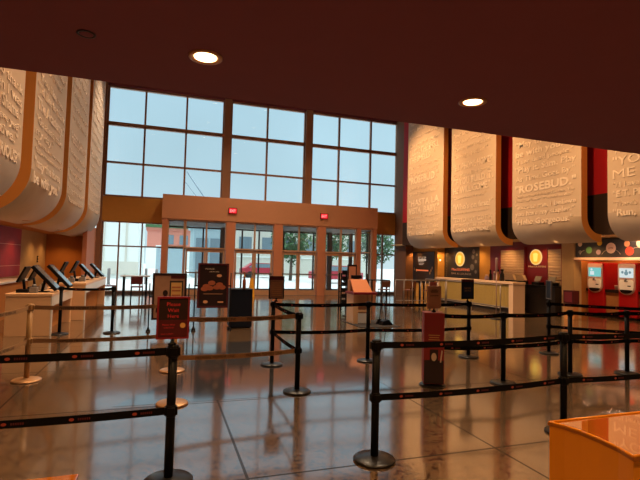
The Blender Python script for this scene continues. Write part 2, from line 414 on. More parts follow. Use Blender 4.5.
for x0, xm, x1 in ((.92, 1.86, 2.76), (3.16, 4.12, 5.04), (5.46, 6.32, 7.28), (7.68, 8.54, 9.40)):
    grid_window('window_%d' % wi, [x0, xm, x1], [2.16, 3.42], .07, 'glass', YD+.12, 'doorframe', .14); wi += 1
    door_leaf('door_%d' % di, x0+.03, xm-.005, YD+.12, True); di += 1
    door_leaf('door_%d' % di, xm+.005, x1-.03, YD+.12, False); di += 1
struct(B(.0, 10.44, YD+.0, YD+.2, -.01, .012).build('trim_15', M['steel']))
# outer plane of the vestibule
YO = 25.2
k = 16
for x0, x1 in ((-.05, .1), (2.9, 3.1), (5.9, 6.35), (9.0, 9.2), (10.35, 10.5)):
    struct(B(x0, x1, YO-.1, YO+.15, 0, 3.36).build('trim_%d' % k, M['vestgrey'])); k += 1
for x0, x1 in ((.1, 2.9), (3.1, 5.9), (6.35, 9.0), (9.2, 10.35)):
    nn = 3 if x1-x0 > 2 else 1
    xs = [x0+(x1-x0)*i/nn for i in range(nn+1)]
    grid_window('window_%d' % wi, xs, [.08, 2.2, 3.3], .08, 'glass', YO, 'darkframe', .1); wi += 1
for xx in (-.02, 10.44):
    r = bpy.data.objects.new('window_%d' % wi, None); wi += 1; C.objects.link(r); r['kind'] = 'structure'; r.location = (xx, YW, 0)
    f = MB()
    for y in (YW+.15, 24.0, YO-.1): f.box(xx-.03, xx+.03, y-.04, y+.04, 0, 3.36)
    for z in (.05, 2.2, 3.3): f.box(xx-.03, xx+.03, YW+.15, YO-.1, z-.04, z+.04)
    f.build('window_frame', M['darkframe'], r)
    g = MB(); g.face([(xx, YW+.15, .05), (xx, YO-.1, .05), (xx, YO-.1, 3.3), (xx, YW+.15, 3.3)]); g.build('pane', M['glass'], r)

# exit signs
for i, (x, lab) in enumerate(((3.01, 'red lit exit sign high on the salmon header, above the left doors'), (7.55, 'red lit exit sign high on the salmon header, above the right doors'))):
    r = thing('exit_sign', (x, YD-.05, 3.95), lab, 'sign', 'exit signs on the vestibule header')
    B(x-.2, x+.2, YD-.11, YD-.05, 3.81, 4.09, bev=.008).build('housing', M['blackplastic'], r)
    B(x-.175, x+.175, YD-.114, YD-.109, 3.835, 4.065).build('face_plate', M['exitred'], r); fp_ = bpy.data.objects[-1] if False else r.children[-1]
    t = MB(); t.text('EXIT', face_cam(x, YD-.117, 3.88), h=.13, w=.26); t.build('lettering', M['exitpale'], fp_)

# ------------------------------------------------------------------ hung quotation panels
def quote_panel(side, y0, y1, lines, label, ztop=10.66):
    xf = 11.0 if side > 0 else -2.55
    xw = 11.75 if side > 0 else -3.55
    d = 1 if side > 0 else -1
    z0, rad, th = 2.42, (.70 if side > 0 else .95), .22
    r = thing('quotation_panel', (xf, (y0+y1)/2, z0), label, 'wall panel', 'hung quotation panels along the lobby walls')
    prof = [(xf, ztop)]
    for i in range(13):
        a = PI/2*i/12; prof.append((xf+d*(rad-rad*math.cos(a)), z0+rad-rad*math.sin(a)))
    prof.append((xw, z0)); prof.append((xw, z0+th))
    r2 = rad-th
    for i in range(12, -1, -1):
        a = PI/2*i/12; prof.append((xf+d*(rad-r2*math.cos(a)), z0+rad-r2*math.sin(a)))
    prof.append((xf+d*th, ztop))
    m = MB(); ya, yb = min(y0, y1), max(y0, y1)
    a = [m.bm.verts.new((x, ya, z)) for x, z in prof]; b = [m.bm.verts.new((x, yb, z)) for x, z in prof]; N_ = len(a)
    for i in range(N_):
        f = m.bm.faces.new((a[i], a[(i+1) % N_], b[(i+1) % N_], b[i])); f.smooth = 0 < i < 13
        f.material_index = 0 if i <= 13 else 1
    for ring in (a, b):
        # edge faces as a strip of quads between the outer and inner profile
        for i in range(15):
            j = N_-1-i
            if i+1 < j-1+1 and i < 14:
                try:
                    f = m.bm.faces.new((ring[i], ring[i+1], ring[j-1], ring[j])); f.material_index = 1
                except ValueError: pass
    m.build('curved_shell', [M['panel'], M['panel_edge']], r)
    t = MB(); W = yb-ya
    for s, z, h, bold, wf in lines:
        mm = on_right(xf+.006, yb-.16, z) if side > 0 else on_left(xf-.006, ya+.16, z)
        t.text(s, mm, h=h, w=(W-.32)*wf, ext=.020, bold=bold, align='L', res=2)
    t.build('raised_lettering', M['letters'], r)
    return r

FILL = ['"tomorrow is another day!"', '"looking at you, kid."', '"You talkin\' to me?"', '"Bond. James Bond."', '"no place like home."', '"king of the world!"',
        '"Top of the world!"', '"it\'s Chinatown."', '"need a bigger boat."', '"I\'ll be back."', '"the usual suspects."', '"always have Paris."',
        '"nobody\'s perfect."', '"your friends close..."', '"my little friend!"', '"failure to communicate."', '"the smell of napalm"', '"my dear Watson."', '"Fasten your seatbelts."']
def fill(z0, z1, step, seed):
    """small quotation lines stacked from z0 down to z1"""
    rr = random.Random(seed); o = []; z = z0; p = FILL[:]; rr.shuffle(p); i = 0
    while z > z1:
        o.append((p[i % len(p)], z, step*.52, .004, rr.uniform(.84, 1.0))); z -= step*rr.uniform(.92, 1.1); i += 1
    return o
# right wall, far to near
quote_panel(1, 19.62, 16.62, fill(9.2, 6.95, .33, 1) + [('"I LOVE THE SMELL', 6.78, .27, .012, .93), ('THE SMELLS..."', 6.42, .27, .012, .8)] + fill(6.12, 5.8, .28, 2) + [('"ROSEBUD."', 5.42, .33, .02, .92)] + fill(5.14, 4.75, .26, 3) +
            [('"HASTA LA', 4.37, .29, .02, .95), ('VISTA, BABY."', 4.0, .29, .02, .95)] + fill(3.76, 3.5, .25, 4) + [('"Mr. Rocket, Take', 3.28, .2, .006, .95), ('You Good Guy!"', 3.0, .21, .006, .9)],
            'farthest right sand quotation panel, next to the tall windows')
quote_panel(1, 16.05, 13.38, fill(8.0, 5.75, .3, 5) + [('"E.T. PHONE HOME!"', 5.42, .25, .014, 1)] + fill(5.16, 5.1, .26, 6) + [('"IF YOU BUILD IT,', 4.84, .25, .018, 1), ('HE WILL COME."', 4.50, .25, .018, .95)] + fill(4.27, 4.15, .19, 7) + [('"Who\'s on first?"', 3.86, .22, .018, 1)] + fill(3.68, 3.55, .14, 8) +
            [('"TOTO, I\'VE GOT A', 3.36, .165, .006, 1), ('FEELING WE\'RE NOT IN', 3.16, .13, .006, 1), ('KANSAS ANYMORE."', 2.97, .13, .006, .98)],
            'sand quotation panel on the right wall reading IF YOU BUILD IT, HE WILL COME')
quote_panel(1, 12.56, 9.86, fill(6.6, 5.9, .3, 9) + [('"May the force', 5.56, .2, .014, .9), ('be with you."', 5.26, .2, .02, .86), ('"I see dead people."', 5.02, .145, .006, .96), ('"Play it, Sam. Play', 4.74, .19, .012, 1), ('As Time Goes By."', 4.44, .17, .01, .98), ('"ROSEBUD."', 4.07, .24, .03, 1),
            ('"Hello, my name is Inigo Montoya. You', 3.91, .085, 0, .97), ('killed my father. Prepare to die."', 3.77, .085, 0, .95), ('"excuse me, i believe', 3.53, .145, .008, 1), ('you have my stapler."', 3.31, .145, .014, .97), ('"Hello Gorgeous."', 3.03, .18, .012, .95)],
            'sand quotation panel on the right wall with bold ROSEBUD above the stapler line')
quote_panel(1, 9.05, 6.38, fill(5.6, 4.9, .3, 10) + [('"I\'m the king of the world!"', 4.66, .12, .006, .98), ('"YOU MAKE', 4.33, .23, .004, .97), ('ME SMILE."', 4.0, .23, 0, .97), ('"I\'ll have what she\'s having."', 3.77, .13, .006, 1), ('"E.T. PHONE HOME."', 3.52, .16, .02, .98), ('"There\'s no place like home."', 3.28, .12, .004, .98), ('"Run, Forrest, run!"', 3.03, .17, .02, .98)],
            'nearest quotation panel on the right wall, over the red drink machines')
# left wall, near to far
quote_panel(-1, 6.85, 9.78, fill(5.6, 4.85, .3, 11) + [('"I\'d like to thank', 4.54, .16, .008, 1), ('Just when I was', 4.31, .17, .012, 1), ('so weary... Shame."', 4.06, .2, .016, 1), ('"Are we there yet?"', 3.84, .13, .006, 1), ('i\'m positive."', 3.60, .17, .012, .95), ('ARE YOU SERIOUS?"', 3.27, .2, .022, 1)],
            'nearest quotation panel on the left wall, cut by the photo edge')
quote_panel(-1, 10.5, 13.45, fill(7.2, 5.5, .3, 12) + [('"You like me,', 5.28, .17, .012, .9), ('"I\'d like to thank', 5.0, .2, .014, 1), ('The Academy."', 4.66, .24, .026, 1), ('"Go ahead, make', 4.36, .17, .006, .95), ('my day."', 4.12, .16, .006, .6)] + fill(3.93, 3.75, .17, 14) + [('"may the force', 3.46, .2, .02, .92), ('be with you."', 3.12, .23, .026, .92)],
            'quotation panel on the left wall with may the force be with you near its foot')
quote_panel(-1, 14.05, 17.1, fill(8.4, 5.2, .32, 15) + [('"HERE\'S JOHNNY!"', 4.85, .27, .02, .95)] + fill(4.5, 3.05, .27, 16),
            'third quotation panel along the left wall, over the ticket counters')
quote_panel(-1, 17.75, 21.0, fill(9.8, 5.6, .34, 17) + [('"SHOW ME THE MONEY!"', 5.2, .28, .02, .96)] + fill(4.85, 3.05, .3, 18),
            'farthest quotation panel on the left wall, touching the tall windows')

# ------------------------------------------------------------------ lamps
def spot(name, loc, aim, power, size, blend=0.6, col=(1, .62, .30), rad=.06):
    l = bpy.data.lights.new(name, 'SPOT'); l.energy = power; l.spot_size = math.radians(size); l.spot_blend = blend; l.color = col; l.shadow_soft_size = rad
    o = bpy.data.objects.new(name, l); C.objects.link(o); o.location = loc
    d = Vector(aim)-Vector(loc); o.rotation_euler = d.to_track_quat('-Z', 'Y').to_euler(); return o
_ring = None
def downlight(x, y, z, r, label, group, lamp='lamp', dark=False):
    t = thing('recessed_downlight', (x, y, z), label, 'ceiling light', group)
    m = MB(); prof_o, n = r*1.22, 24
    # flared copper ring, open in the middle
    rings = []
    for rr, zz in ((r*1.22, 0.0), (r*1.22, -.008), (r*1.02, -.012), (r*.8, -.003), (r*.8, -.001)):
        rings.append([m.bm.verts.new((x+rr*math.cos(2*PI*i/n), y+rr*math.sin(2*PI*i/n), z+zz)) for i in range(n)])
    for a, b in zip(rings[:-1], rings[1:]):
        for i in range(n): m.bm.faces.new((a[i], a[(i+1) % n], b[(i+1) % n], b[i])).smooth = True
    m.build('trim_ring', M['lampring'], t)
    m = MB(); m.disc((x, y, z-.006), (1, 0, 0), (0, 1, 0), r*.8, r*.8, 24, (0, 0, .005)); m.build('lens', M['blackplastic'] if dark else M[lamp], t)
    return t
NEAR = 120
gd = 'recessed downlights in the dark red ceiling'
downlight(.2, 2.9, 2.9, .085, 'lit round downlight in the dark maroon ceiling, the left and brighter of two', gd)
downlight(2.19, 2.93, 2.9, .085, 'lit round downlight in the dark maroon ceiling, the right of two, near the soffit edge', gd)
for x in (-3.8, -1.8, .2, 2.2, 4.2, 6.2):
    for y in (-1.1, .9, 2.9):
        if not (y > 2 and x in (.2, 2.2)):
            pass
        spot('downlight_lamp', (x, y, 2.86), (x, y, 0), NEAR, 125, .9, (1, .55, .22))
# hall lamps washing the panels from above
for y, p in ((18.1, 2900), (14.7, 2050), (11.2, 1850), (7.7, 1800)):
    spot('panel_wash_lamp', (6.6, y, 10.0), (11.1, y, 4.4), p*1.12, 60, .8, (1, .58, .25), .15)
for y, p in ((8.3, 520), (12, 520), (15.6, 600), (19.4, 1300)):
    spot('panel_wash_lamp', (-.3, y, 10.4), (-2.7, y, 4.6), p, 60, .8, (1, .80, .58), .25)
for x in (2.5, 5.5):
    for y in (6.5, 10.5, 14.5, 18.5):
        spot('hall_lamp', (x, y, 10.55), (x, y, 0), 950, 110, .8, (1, .72, .46), .12)
        downlight(x, y, 10.7, .12, 'round downlight in the high hall ceiling, hidden above the soffit', 'downlights in the high hall ceiling')
for x, y in ((-1.0, 7.6), (-1.0, 9.8)):
    spot('hall_lamp', (x, y, 10.55), (x-.6, y+.3, 0), 1300, 60, .8, (1, .58, .26), .12)
    downlight(x, y, 10.7, .12, 'round downlight in the high hall ceiling, hidden above the soffit', 'downlights in the high hall ceiling')
# soffit downlights above the right hand service wall, plus added fill for the drink machines
for y in (18.6, 16.9, 15.0, 13.3, 11.2, 9.9, 8.4):
    spot('service_and_fill_lamp', (12.5, y, 2.6), (12.75, y, 0), 60, 130, .8, (1, .52, .16), .04)
for y in (12.4, 11.2, 10.0):  # added spots without fixtures, put in to brighten the drink machines
    spot('service_and_fill_lamp', (13.8, y, 2.6), (14.6, y, .9), 60, 120, .8, (1, .62, .32), .05)
spot('wall_wash_lamp', (12.3, 21.2, 2.4), (12.7, 21.3, 1), 70, 120, .8, (1, .5, .14), .04)
spot('wall_wash_lamp', (12.75, 19.25, 2.4), (12.9, 19.6, 1), 40, 120, .8, (1, .5, .14), .04)
spot('niche_lamp', (14.4, 12.85, 2.5), (14.4, 12.9, 0), 40, 140, .8, (1, .5, .12), .04)
spot('niche_lamp', (14.9, 11.93, 2.5), (14.9, 11.93, 0), 30, 140, .8, (1, .4, .15), .04)
# left recess lamps
for y in (11.5, 13.6, 16.2, 18.6, 20.0):
    spot('recess_lamp', (-3.75, y, 2.42), (-3.75, y, 0), 48, 130, .8, (1, .52, .18), .05)
gl = 'dark round downlights under the left panels'
for x, y, lab in ((-2.95, 9.0, 'dark round downlight under the nearest left quotation panel'), (-2.95, 12.0, 'dark round downlight under the second left quotation panel'),
                  (-2.95, 15.6, 'dark round downlight under the third left quotation panel'), (-2.95, 19.3, 'dark round downlight under the farthest left quotation panel')):
    downlight(x, y, 2.42, .07, lab, gl, dark=True)
for y, lab in ((18.1, 'small lit downlight under the farthest right quotation panel'), (14.7, 'small lit downlight under the second right quotation panel'), (11.2, 'small lit downlight under the right panel with bold ROSEBUD')):
    downlight(11.45, y, 2.42, .06, lab, 'small downlights under the right panels', 'lampsoft')
# round speaker grille in the dark ceiling
r = thing('ceiling_speaker', (-.46, 2.85, 2.9), 'dark round speaker grille in the maroon ceiling at upper left', 'speaker')
m = MB(); m.lathe([(.036, 0), (.036, -.004), (.03, -.006), (.0, -.006)], (-.46, 2.85, 2.9)); m.build('grille', M['soffit'], r)
m = MB(); m.lathe([(.05, 0), (.05, -.005), (.038, -.006), (.037, -.001)], (-.46, 2.85, 2.9)); m.build('rim', M['signbrown'], r)

# ------------------------------------------------------------------ queue stanchions
def stanchion_meshes():
    out = {}
    def me(name, mb, mats):
        o = mb.build(name, mats); d = o.data; bpy.data.objects.remove(o); return d
    for key, pm, bm_ in (('black', 'black', 'blackbase'), ('tan', 'tan', 'gold')):
        m = MB(); m.lathe([(.175, 0), (.178, .012), (.165, .022), (.09, .032), (.045, .04), (.0, .04)]); out[key, 'base'] = me('base', m, M[bm_])
        m = MB(); m.cyl((0, 0, .036), (0, 0, .93), .033); out[key, 'pole'] = me('pole', m, M[pm])
        m = MB(); m.lathe([(.034, .905), (.041, .912), (.041, .992), (.034, 1.0), (.0, 1.0)])
        for a in range(4):
            q = Matrix.Rotation(a*PI/2, 4, 'Z') @ Matrix.Translation((.04, 0, .953)); m.obox(q, .022, .05, .062, .004)
        out[key, 'belt_head'] = me('belt_head', m, M[pm])
        m = MB(); m.lathe([(.0345, .475), (.039, .48), (.039, .555), (.0345, .56)])
        for a in range(4):
            q = Matrix.Rotation(a*PI/2, 4, 'Z') @ Matrix.Translation((.036, 0, .517)); m.obox(q, .022, .05, .06, .004)
        out[key, 'belt_collar'] = me('belt_collar', m, M[pm])
    return out
SM = stanchion_meshes()
def belt(root, p, q, z, z2=None, tan=False, text=None, sag=.02, h=.055):
    p = Vector((p[0], p[1], z)); q = Vector((q[0], q[1], z if z2 is None else z2)); d = q-p; L = d.length; dn = Vector((d.x, d.y, 0)).normalized(); s = Vector((-dn.y, dn.x, 0))
    p = p+dn*.045; q = q-dn*.045; d = q-p
    m = MB(); N_ = 10; th = s*.002; up = Vector((0, 0, h/2))
    def pt(t): return p+d*t-Vector((0, 0, sag*4*t*(1-t)))
    rings = [[m.bm.verts.new(pt(i/N_)+a*th+b*up) for a, b in ((-1, -1), (1, -1), (1, 1), (-1, 1))] for i in range(N_+1)]
    for a, b in zip(rings[:-1], rings[1:]):
        for i in range(4): m.bm.faces.new((a[i], a[(i+1) % 4], b[(i+1) % 4], b[i]))
    m.bm.faces.new(rings[0][::-1]); m.bm.faces.new(rings[-1])
    if not tan:
        m.mi = 1; k = max(1, int(L/.42))
        for i in range(k):
            t = (i+.5)/k; c = pt(t); dd = (pt(min(1, t+.01))-pt(t-.01)).normalized(); u = Vector((0, 0, 1))
            for sg in (-1, 1):
                m.disc(c+s*sg*.0026, dd, u, .017, .011, 14)
        m.mi = 2
        for i in range(k):
            t = (i+.5)/k; dd = (pt(min(1, t+.01))-pt(t-.01)).normalized(); c = pt(t)
            for sg in (-1, 1):
                c2 = c+s*sg*.0028
                rd = dd if sg < 0 else -dd
                for j in range(6):
                    e = c2+rd*(.045+j*.014); m.face([e-rd*.005-Vector((0, 0, .008)), e+rd*.005-Vector((0, 0, .008)), e+rd*.005+Vector((0, 0, .008)), e-rd*.005+Vector((0, 0, .008))])
    o = m.build('belt', [M['webtan'] if tan else M['web'], M['logo'], M['maroon']], root)
    if text:
        t = MB()
        side = -1 if s.y > 0 else 1
        rd = dn if dn.x > 0 else -dn
        for tt in ((.3, .72) if L > 1.5 else (.5,)):
            c = pt(tt)+s*side*.004
            t.text(text, frame_m(c-Vector((0, 0, .017)), (rd if abs(d.z) < .02 else rd), (0, 0, 1)), h=.034, w=.46)
        t.build('lettering', M['ink'], o)
    return o
def stanchion(x, y, label, belts=(), kind='black', collar=True, text=None, group='queue stanchions'):
    r = thing('queue_stanchion', (x, y, .0015), label, 'stanchion', group)
    for n_ in ('base', 'pole', 'belt_head') + (('belt_collar',) if collar else ()): inst(n_, SM[kind, n_], r)
    for b in belts:
        tan = kind == 'tan' or (len(b) > 3 and b[3])
        belt(r, (x, y), (b[0], b[1]), .955, None, tan, text if tan else None)
        if collar and (len(b) < 3 or b[2] != 1): belt(r, (x, y), (b[0], b[1]), .517, None, tan, text if tan else None)
    return r
A = (.10, 3.66); Bp = (1.745, 3.6); E_ = (3.87, 3.68); Cp = (1.67, 5.71); G = (1.70, 7.27); H_ = (3.34, 7.23); I_ = (5.31, 7.16); J_ = (7.13, 7.13)
T_ = (3.57, 5.6); K_ = (4.63, 5.45); L_ = (6.06, 5.64); M_ = (7.06, 5.48); N_p = (9.3, 5.5); D_ = (-1.63, 7.03); D2 = (-1.86, 5.86); F1 = (.19, 7.19); F2 = (.16, 5.57); P1 = (-.99, 11.02); P2 = (-2.0, 11.02)
LT = 'PREMIERE MEMBER LINE'
stanchion(*A, 'black stanchion in the left foreground holding the red Please Wait Here sign', [(-2.05, 3.72)])
stanchion(*Bp, 'black stanchion in the centre foreground, near end of the belt running right', [E_])
stanchion(*E_, 'black stanchion half hidden behind the orange counter, right foreground', [(6.2, 3.72)])
stanchion(*Cp, 'black stanchion right of centre line where tan belts from the left end', [G])
stanchion(*G, 'black stanchion carrying a small brown framed sign in front of the doors', [H_])
stanchion(*H_, 'black stanchion in front of the orange podium', [I_])
stanchion(*I_, 'black stanchion carrying the navy blue sign', [])
stanchion(*J_, 'black stanchion with an edge-on slim sign, behind the others at right', [N_p])
stanchion(*K_, 'black stanchion right of the red promotional tower', [L_])
stanchion(*L_, 'black stanchion in front of the pillar, between tower line and drink machines', [M_])
stanchion(*M_, 'rightmost black stanchion in view, before the second drink machine', [N_p])
stanchion(*D_, 'tan stanchion at far left in front of the peach ticket counter', [F1, D2], 'tan', text=LT)
stanchion(*D2, 'stanchion at the left photo edge, only its dark base showing', [], 'black')
stanchion(*F1, 'tan stanchion behind the wait sign, the farther of two', [], 'tan')
stanchion(*F2, 'tan stanchion with gold rimmed base just behind the wait sign', [Cp], 'tan', text=LT)
stanchion(*P1, 'black single-belt stanchion far left, nearer the posters', [P2 + (1,)], collar=False)
stanchion(*P2, 'black single-belt stanchion against the peach ticket counter', [], collar=False)
# tower on a stanchion of its own
stanchion(*T_, 'black stanchion wrapped by the red promotional tower', [K_, H_[:1] + (5.6,)] if False else [K_])

# ---- sign on the near left stanchion
def frame_sign(x, y, z, w, h, rz, label, fm, sm, group=None, name='post_sign', stem=True):
    r = thing(name, (x, y, z), label, 'sign', group, rz)
    W = world_m(r)
    m = MB()
    if stem:
        m.cyl((0, 0, 0), (0, 0, .05), .012); m.lathe([(.03, 0), (.03, .012), (.014, .02), (.014, .03)])
        m.bm.transform(W); m.build('stem', M['black'], r); m = MB()
    z0 = .045
    b = .014
    for bx in ((-w/2, w/2, z0, z0+b), (-w/2, w/2, z0+h-b, z0+h), (-w/2, -w/2+b, z0+b, z0+h-b), (w/2-b, w/2, z0+b, z0+h-b)):
        m.box(bx[0], bx[1], -.011, .011, bx[2], bx[3])
    m.bm.transform(W); m.build('frame', M[fm], r)
    m = MB(); m.box(-w/2+b, w/2-b, -.006, .006, z0+b, z0+h-b); m.bm.transform(W); globals()['SHEET'] = m.build('sheet', M[sm], r)
    return r, W, z0
r, W, z0 = frame_sign(A[0]-.01, A[1], 1.0015, .235, .315, .03, 'red framed Please Wait Here sign on the left foreground stanchion', 'redframe', 'signbrown')
t = MB()
for s, zz in (('Please', .245), ('Wait', .20), ('Here', .157)): t.text(s, W @ face_cam(0, -.0075, z0+zz), h=.028)
t.build('lettering', M['redprint'], SHEET)
m = MB(); m.box(-.1075, .1075, -.0075, -.006, z0+.018, z0+.142); m.bm.transform(W); m.build('lower_card', M['maroon'], r)
t = MB(); t.text('Please Wait', W @ face_cam(-.03, -.0085, z0+.10), h=.013, w=.09)
t.text('to Be Seated', W @ face_cam(-.03, -.0085, z0+.08), h=.011, w=.07); t.text('next available', W @ face_cam(-.04, -.0085, z0+.035), h=.010, w=.09); t.build('lettering', M['redprint'], SHEET)
m = MB(); m.disc((.07, -.0085, z0+.10), (1, 0, 0), (0, 0, 1), .02, .02, 20); m.bm.transform(W); m.build('seal', M['goldprint'], SHEET)
# small sign in front of the doors
r, W, z0 = frame_sign(G[0]+.04, G[1], 1.0015, .245, .36, -.05, 'small black framed sign with amber sheet on a stanchion in front of the doors', 'black', 'art_tan')
m = MB(); m.box(-.12, .12, -.012, .0, z0+.30, z0+.36); m.bm.transform(W); m.build('header_card', M['maroon'], r)
m = MB()
for i in range(7): m.box(-.08, .08, -.0075, -.006, z0+.05+i*.033, z0+.058+i*.033)
m.bm.transform(W); m.build('print_lines', M['goldprint'], SHEET)
# blue sign
r, W, z0 = frame_sign(I_[0]-.03, I_[1], 1.0015, .27, .36, .08, 'navy blue framed sign on a stanchion before the snack counter', 'black', 'blueprint')
t = MB(); t.text('NOW', W @ face_cam(0, -.0075, z0+.18), h=.035, w=.14); t.text('SERVING', W @ face_cam(0, -.0075, z0+.14), h=.022, w=.14); t.build('lettering', M['goldprint'], SHEET)
m = MB(); m.box(-.135, .135, -.014, .0, z0+.31, z0+.36); m.bm.transform(W); m.build('header_card', M['maroon'], r)
# slim edge on sign
r, W, z0 = frame_sign(J_[0], J_[1], 1.0015, .26, .36, 1.12, 'slim silver edged sign seen edge-on atop a stanchion by the black counter', 'steel', 'navy')
# tower
tx, ty = T_
r = thing('promotional_tower', (tx, ty, .0435), 'dark red printed promotional tower around a queue post', 'display tower')
def tri_tower(z0, z1, R):
    pts = []
    for a in (200, 290, 20, 110): pts.append((tx+R*math.cos(math.radians(a)), ty+R*math.sin(math.radians(a)), z0))
    return pts
def shell(z0, z1, R, name, mt):
    m = MB(); o = tri_tower(z0, z1, R); i_ = tri_tower(z0, z1, R-.01)
    for k in range(4):
        a, b = Vector(o[k]), Vector(o[(k+1) % 4]); c, d = Vector(i_[(k+1) % 4]), Vector(i_[k]); e = Vector((0, 0, z1-z0))
        m._solid([a, b, c, d], [p+e for p in (a, b, c, d)])
    return m.build(name, mt, r)
shell(.05, .99, .19, 'card_sleeve', M['tower'])
P4 = tri_tower(0, 0, .1905)
fa, fb, fc = Vector(P4[0]), Vector(P4[1]), Vector(P4[2])
def on_face(a, b, u, z):
    p = a.lerp(b, u); nrm = Vector((b.y-a.y, a.x-b.x, 0)).normalized(); return frame_m((p.x+nrm.x*.002, p.y+nrm.y*.002, z), b-a, (0, 0, 1))
t = MB()
for a, b in ((fa, fb), (fb, fc)):
    t.text('HOST', on_face(a, b, .5, .76), h=.07, w=.17)
t.build('lettering', M['logo'], r)
for a, b in ((fa, fb), (fb, fc)):
    t = MB()
    for k in range(4):
        q = on_face(a, b, .5, .70-k*.03); t.obox(q, .15-.02*(k % 2), .010, .001)
    t.build('small_print', M['goldprint'], r)
    m = MB()
    q = on_face(a, b, .5, .21); m.obox(q, .255, .31, .002)
    q = on_face(a, b, .5, .43); m.obox(q, .11, .16, .002)
    m.build('dark_artwork', M['tower_dark'], r)
    m = MB()
    q = on_face(a, b, .5, .41) @ Matrix.Translation((0, 0, .0025)); m.disc(q @ Vector((0, 0, 0)), q.to_3x3() @ Vector((1, 0, 0)), q.to_3x3() @ Vector((0, 1, 0)), .035, .055, 18)
    m.build('pale_emblem', M['cream'], r)
    m = MB(); q = on_face(a, b, .86, .42) @ Matrix.Translation((0, 0, .0015)) @ Matrix.Rotation(-.12, 4, 'Z'); m.obox(q, .018, .16, .002)
    m.build('pale_stripe', M['cream'], r)
m = MB(); pts = tri_tower(.99, 1, .19); m.prism(pts, (0, 0, .008)); m.build('top_card', M['redframe'], r)
r, W, z0 = frame_sign(T_[0]+.01, T_[1], 1.004, .24, .31, .16, 'kraft brown card sign standing on the red promotional tower', 'kraft', 'kraft')
m = MB()
for zz, w in ((.25, .10), (.235, .14), (.22, .12), (.17, .15)): m.box(-w/2, w/2, -.0085, -.006, z0+zz, z0+zz+.008)
m.bm.transform(W); m.build('print_lines', M['ink'], SHEET)

# ------------------------------------------------------------------ orange counter, right foreground
r = thing('orange_counter', (2.4, 1.6, 0), 'glossy orange counter with polished amber top at lower right', 'counter')
left = [(1.805, 1.80), (1.835, 1.74), (1.85, 1.66), (1.852, 1.57), (1.84, 1.47), (1.815, 1.385)]
poly = left + [(2.9, 1.37), (2.9, 1.80)]
m = MB(); m.prism([(x, y, 0.0) for x, y in poly], (0, 0, .885)); m.build('body', M['orange_unit'], r)
m = MB(); m.prism([(x, y, .885) for x, y in [(1.80, 1.807)] + [(x-.004, y) for x, y in left] + [(1.81, 1.378), (2.905, 1.363), (2.905, 1.807)]], (0, 0, .015)); m.build('polished_top', M['orange_top'], r)
m = MB()
lp = [(x+.006, y) for x, y in left]
m.tube([(x, y, .902) for x, y in [(2.9, 1.80)] + left + [(2.9, 1.37)]], .006); m.build('edge_bead', M['orange_unit'], r)

r = thing('orange_counter', (-.95, 1.4, 0), 'orange counter corner just showing at the bottom left edge', 'counter')
B(-1.4, -.25, 1.35, 1.80, 0, .885, bev=.006).build('body', M['orange_unit'], r)
B(-1.405, -.245, 1.345, 1.805, .886, .9, bev=.004).build('polished_top', M['orange_top'], r)

# ------------------------------------------------------------------ posters on floor stands
def poster(x0, x1, zb, zt, y, label, art):
    r = thing('poster_stand', ((x0+x1)/2, y, 0), label, 'poster stand', 'poster stands near the entrance')
    b = .045
    m = MB()
    for bx in ((x0, x1, zb, zb+b), (x0, x1, zt-b, zt), (x0, x0+b, zb+b, zt-b), (x1-b, x1, zb+b, zt-b)): m.box(bx[0], bx[1], y-.025, y+.025, bx[2], bx[3], bev=.005)
    m.build('frame', M['signbrown'] if art == 'a' else M['maroon'], r)
    sh = B(x0+b, x1-b, y-.012, y+.012, zb+b, zt-b).build('poster_sheet', M['art_tan'] if art == 'a' else M['signbrown'], r)
    for xx in (x0-.055, x1+.055):
        m = MB(); m.cyl((xx, y, .02), (xx, y, zb+.82), .014); m.box(min(xx, (x0 if xx < x0 else x1)), max(xx, (x0 if xx < x0 else x1)), y-.01, y+.01, zb+.5, zb+.53)
        m.build('post', M['blackplastic'], r)
        m = MB(); m.lathe([(.05, 0), (.05, .03), (.03, .05), (.016, .10), (.0145, .11)], (xx, y, 0)); m.box(xx-.015, xx+.015, y-.22, y+.22, 0, .02); m.build('foot', M['blackplastic'], r)
    return r, sh
r, sh = poster(-.2, .54, .26, 1.31, 11.1, 'tan film poster with a dark inset card in a brown floor stand', 'a')
m = MB(); m.box(.17, .46, 11.078, 11.088, .62, 1.14); m.build('inset_frame', M['ink'], r)
m = MB(); m.box(.20, .43, 11.072, 11.078, .66, 1.10); m.build('inset_card', M['goldprint'], r)
m = MB()
for zz in (.72, .80, .90, .98): m.box(.22, .41, 11.069, 11.072, zz, zz+.03)
m.build('inset_print', M['art_orange'], r)
m = MB(); m.box(.19, .49, 11.083, 11.088, 1.19, 1.26); m.build('title_strip', M['maroon'], sh)
m = MB()
for cx, cz, k in ((.08, .86, 1.0), (-.03, .68, .75)):    # two plain generic figures, head over shoulders
    m.disc((cx, 11.086, cz), (1, 0, 0), (0, 0, 1), .055*k, .07*k, 16)
    m.face([(cx-.11*k, 11.0865, cz-.34*k), (cx+.11*k, 11.0865, cz-.34*k), (cx+.09*k, 11.0865, cz-.12*k), (cx+.03*k, 11.0865, cz-.06*k), (cx-.03*k, 11.0865, cz-.06*k), (cx-.09*k, 11.0865, cz-.12*k)])
m.build('printed_figures', M['signbrown'], sh)
r, sh = poster(.78, 1.49, .52, 1.56, 11.1, 'dark maroon food poster in a floor stand left of the navy box', 'b')
t = MB(); t.text('PLEASE', face_cam(1.05, 11.086, 1.41), h=.035, w=.2); t.text('ORDER HERE', face_cam(1.15, 11.086, 1.35), h=.025, w=.22); t.build('lettering', M['cream'], sh)
m = MB()
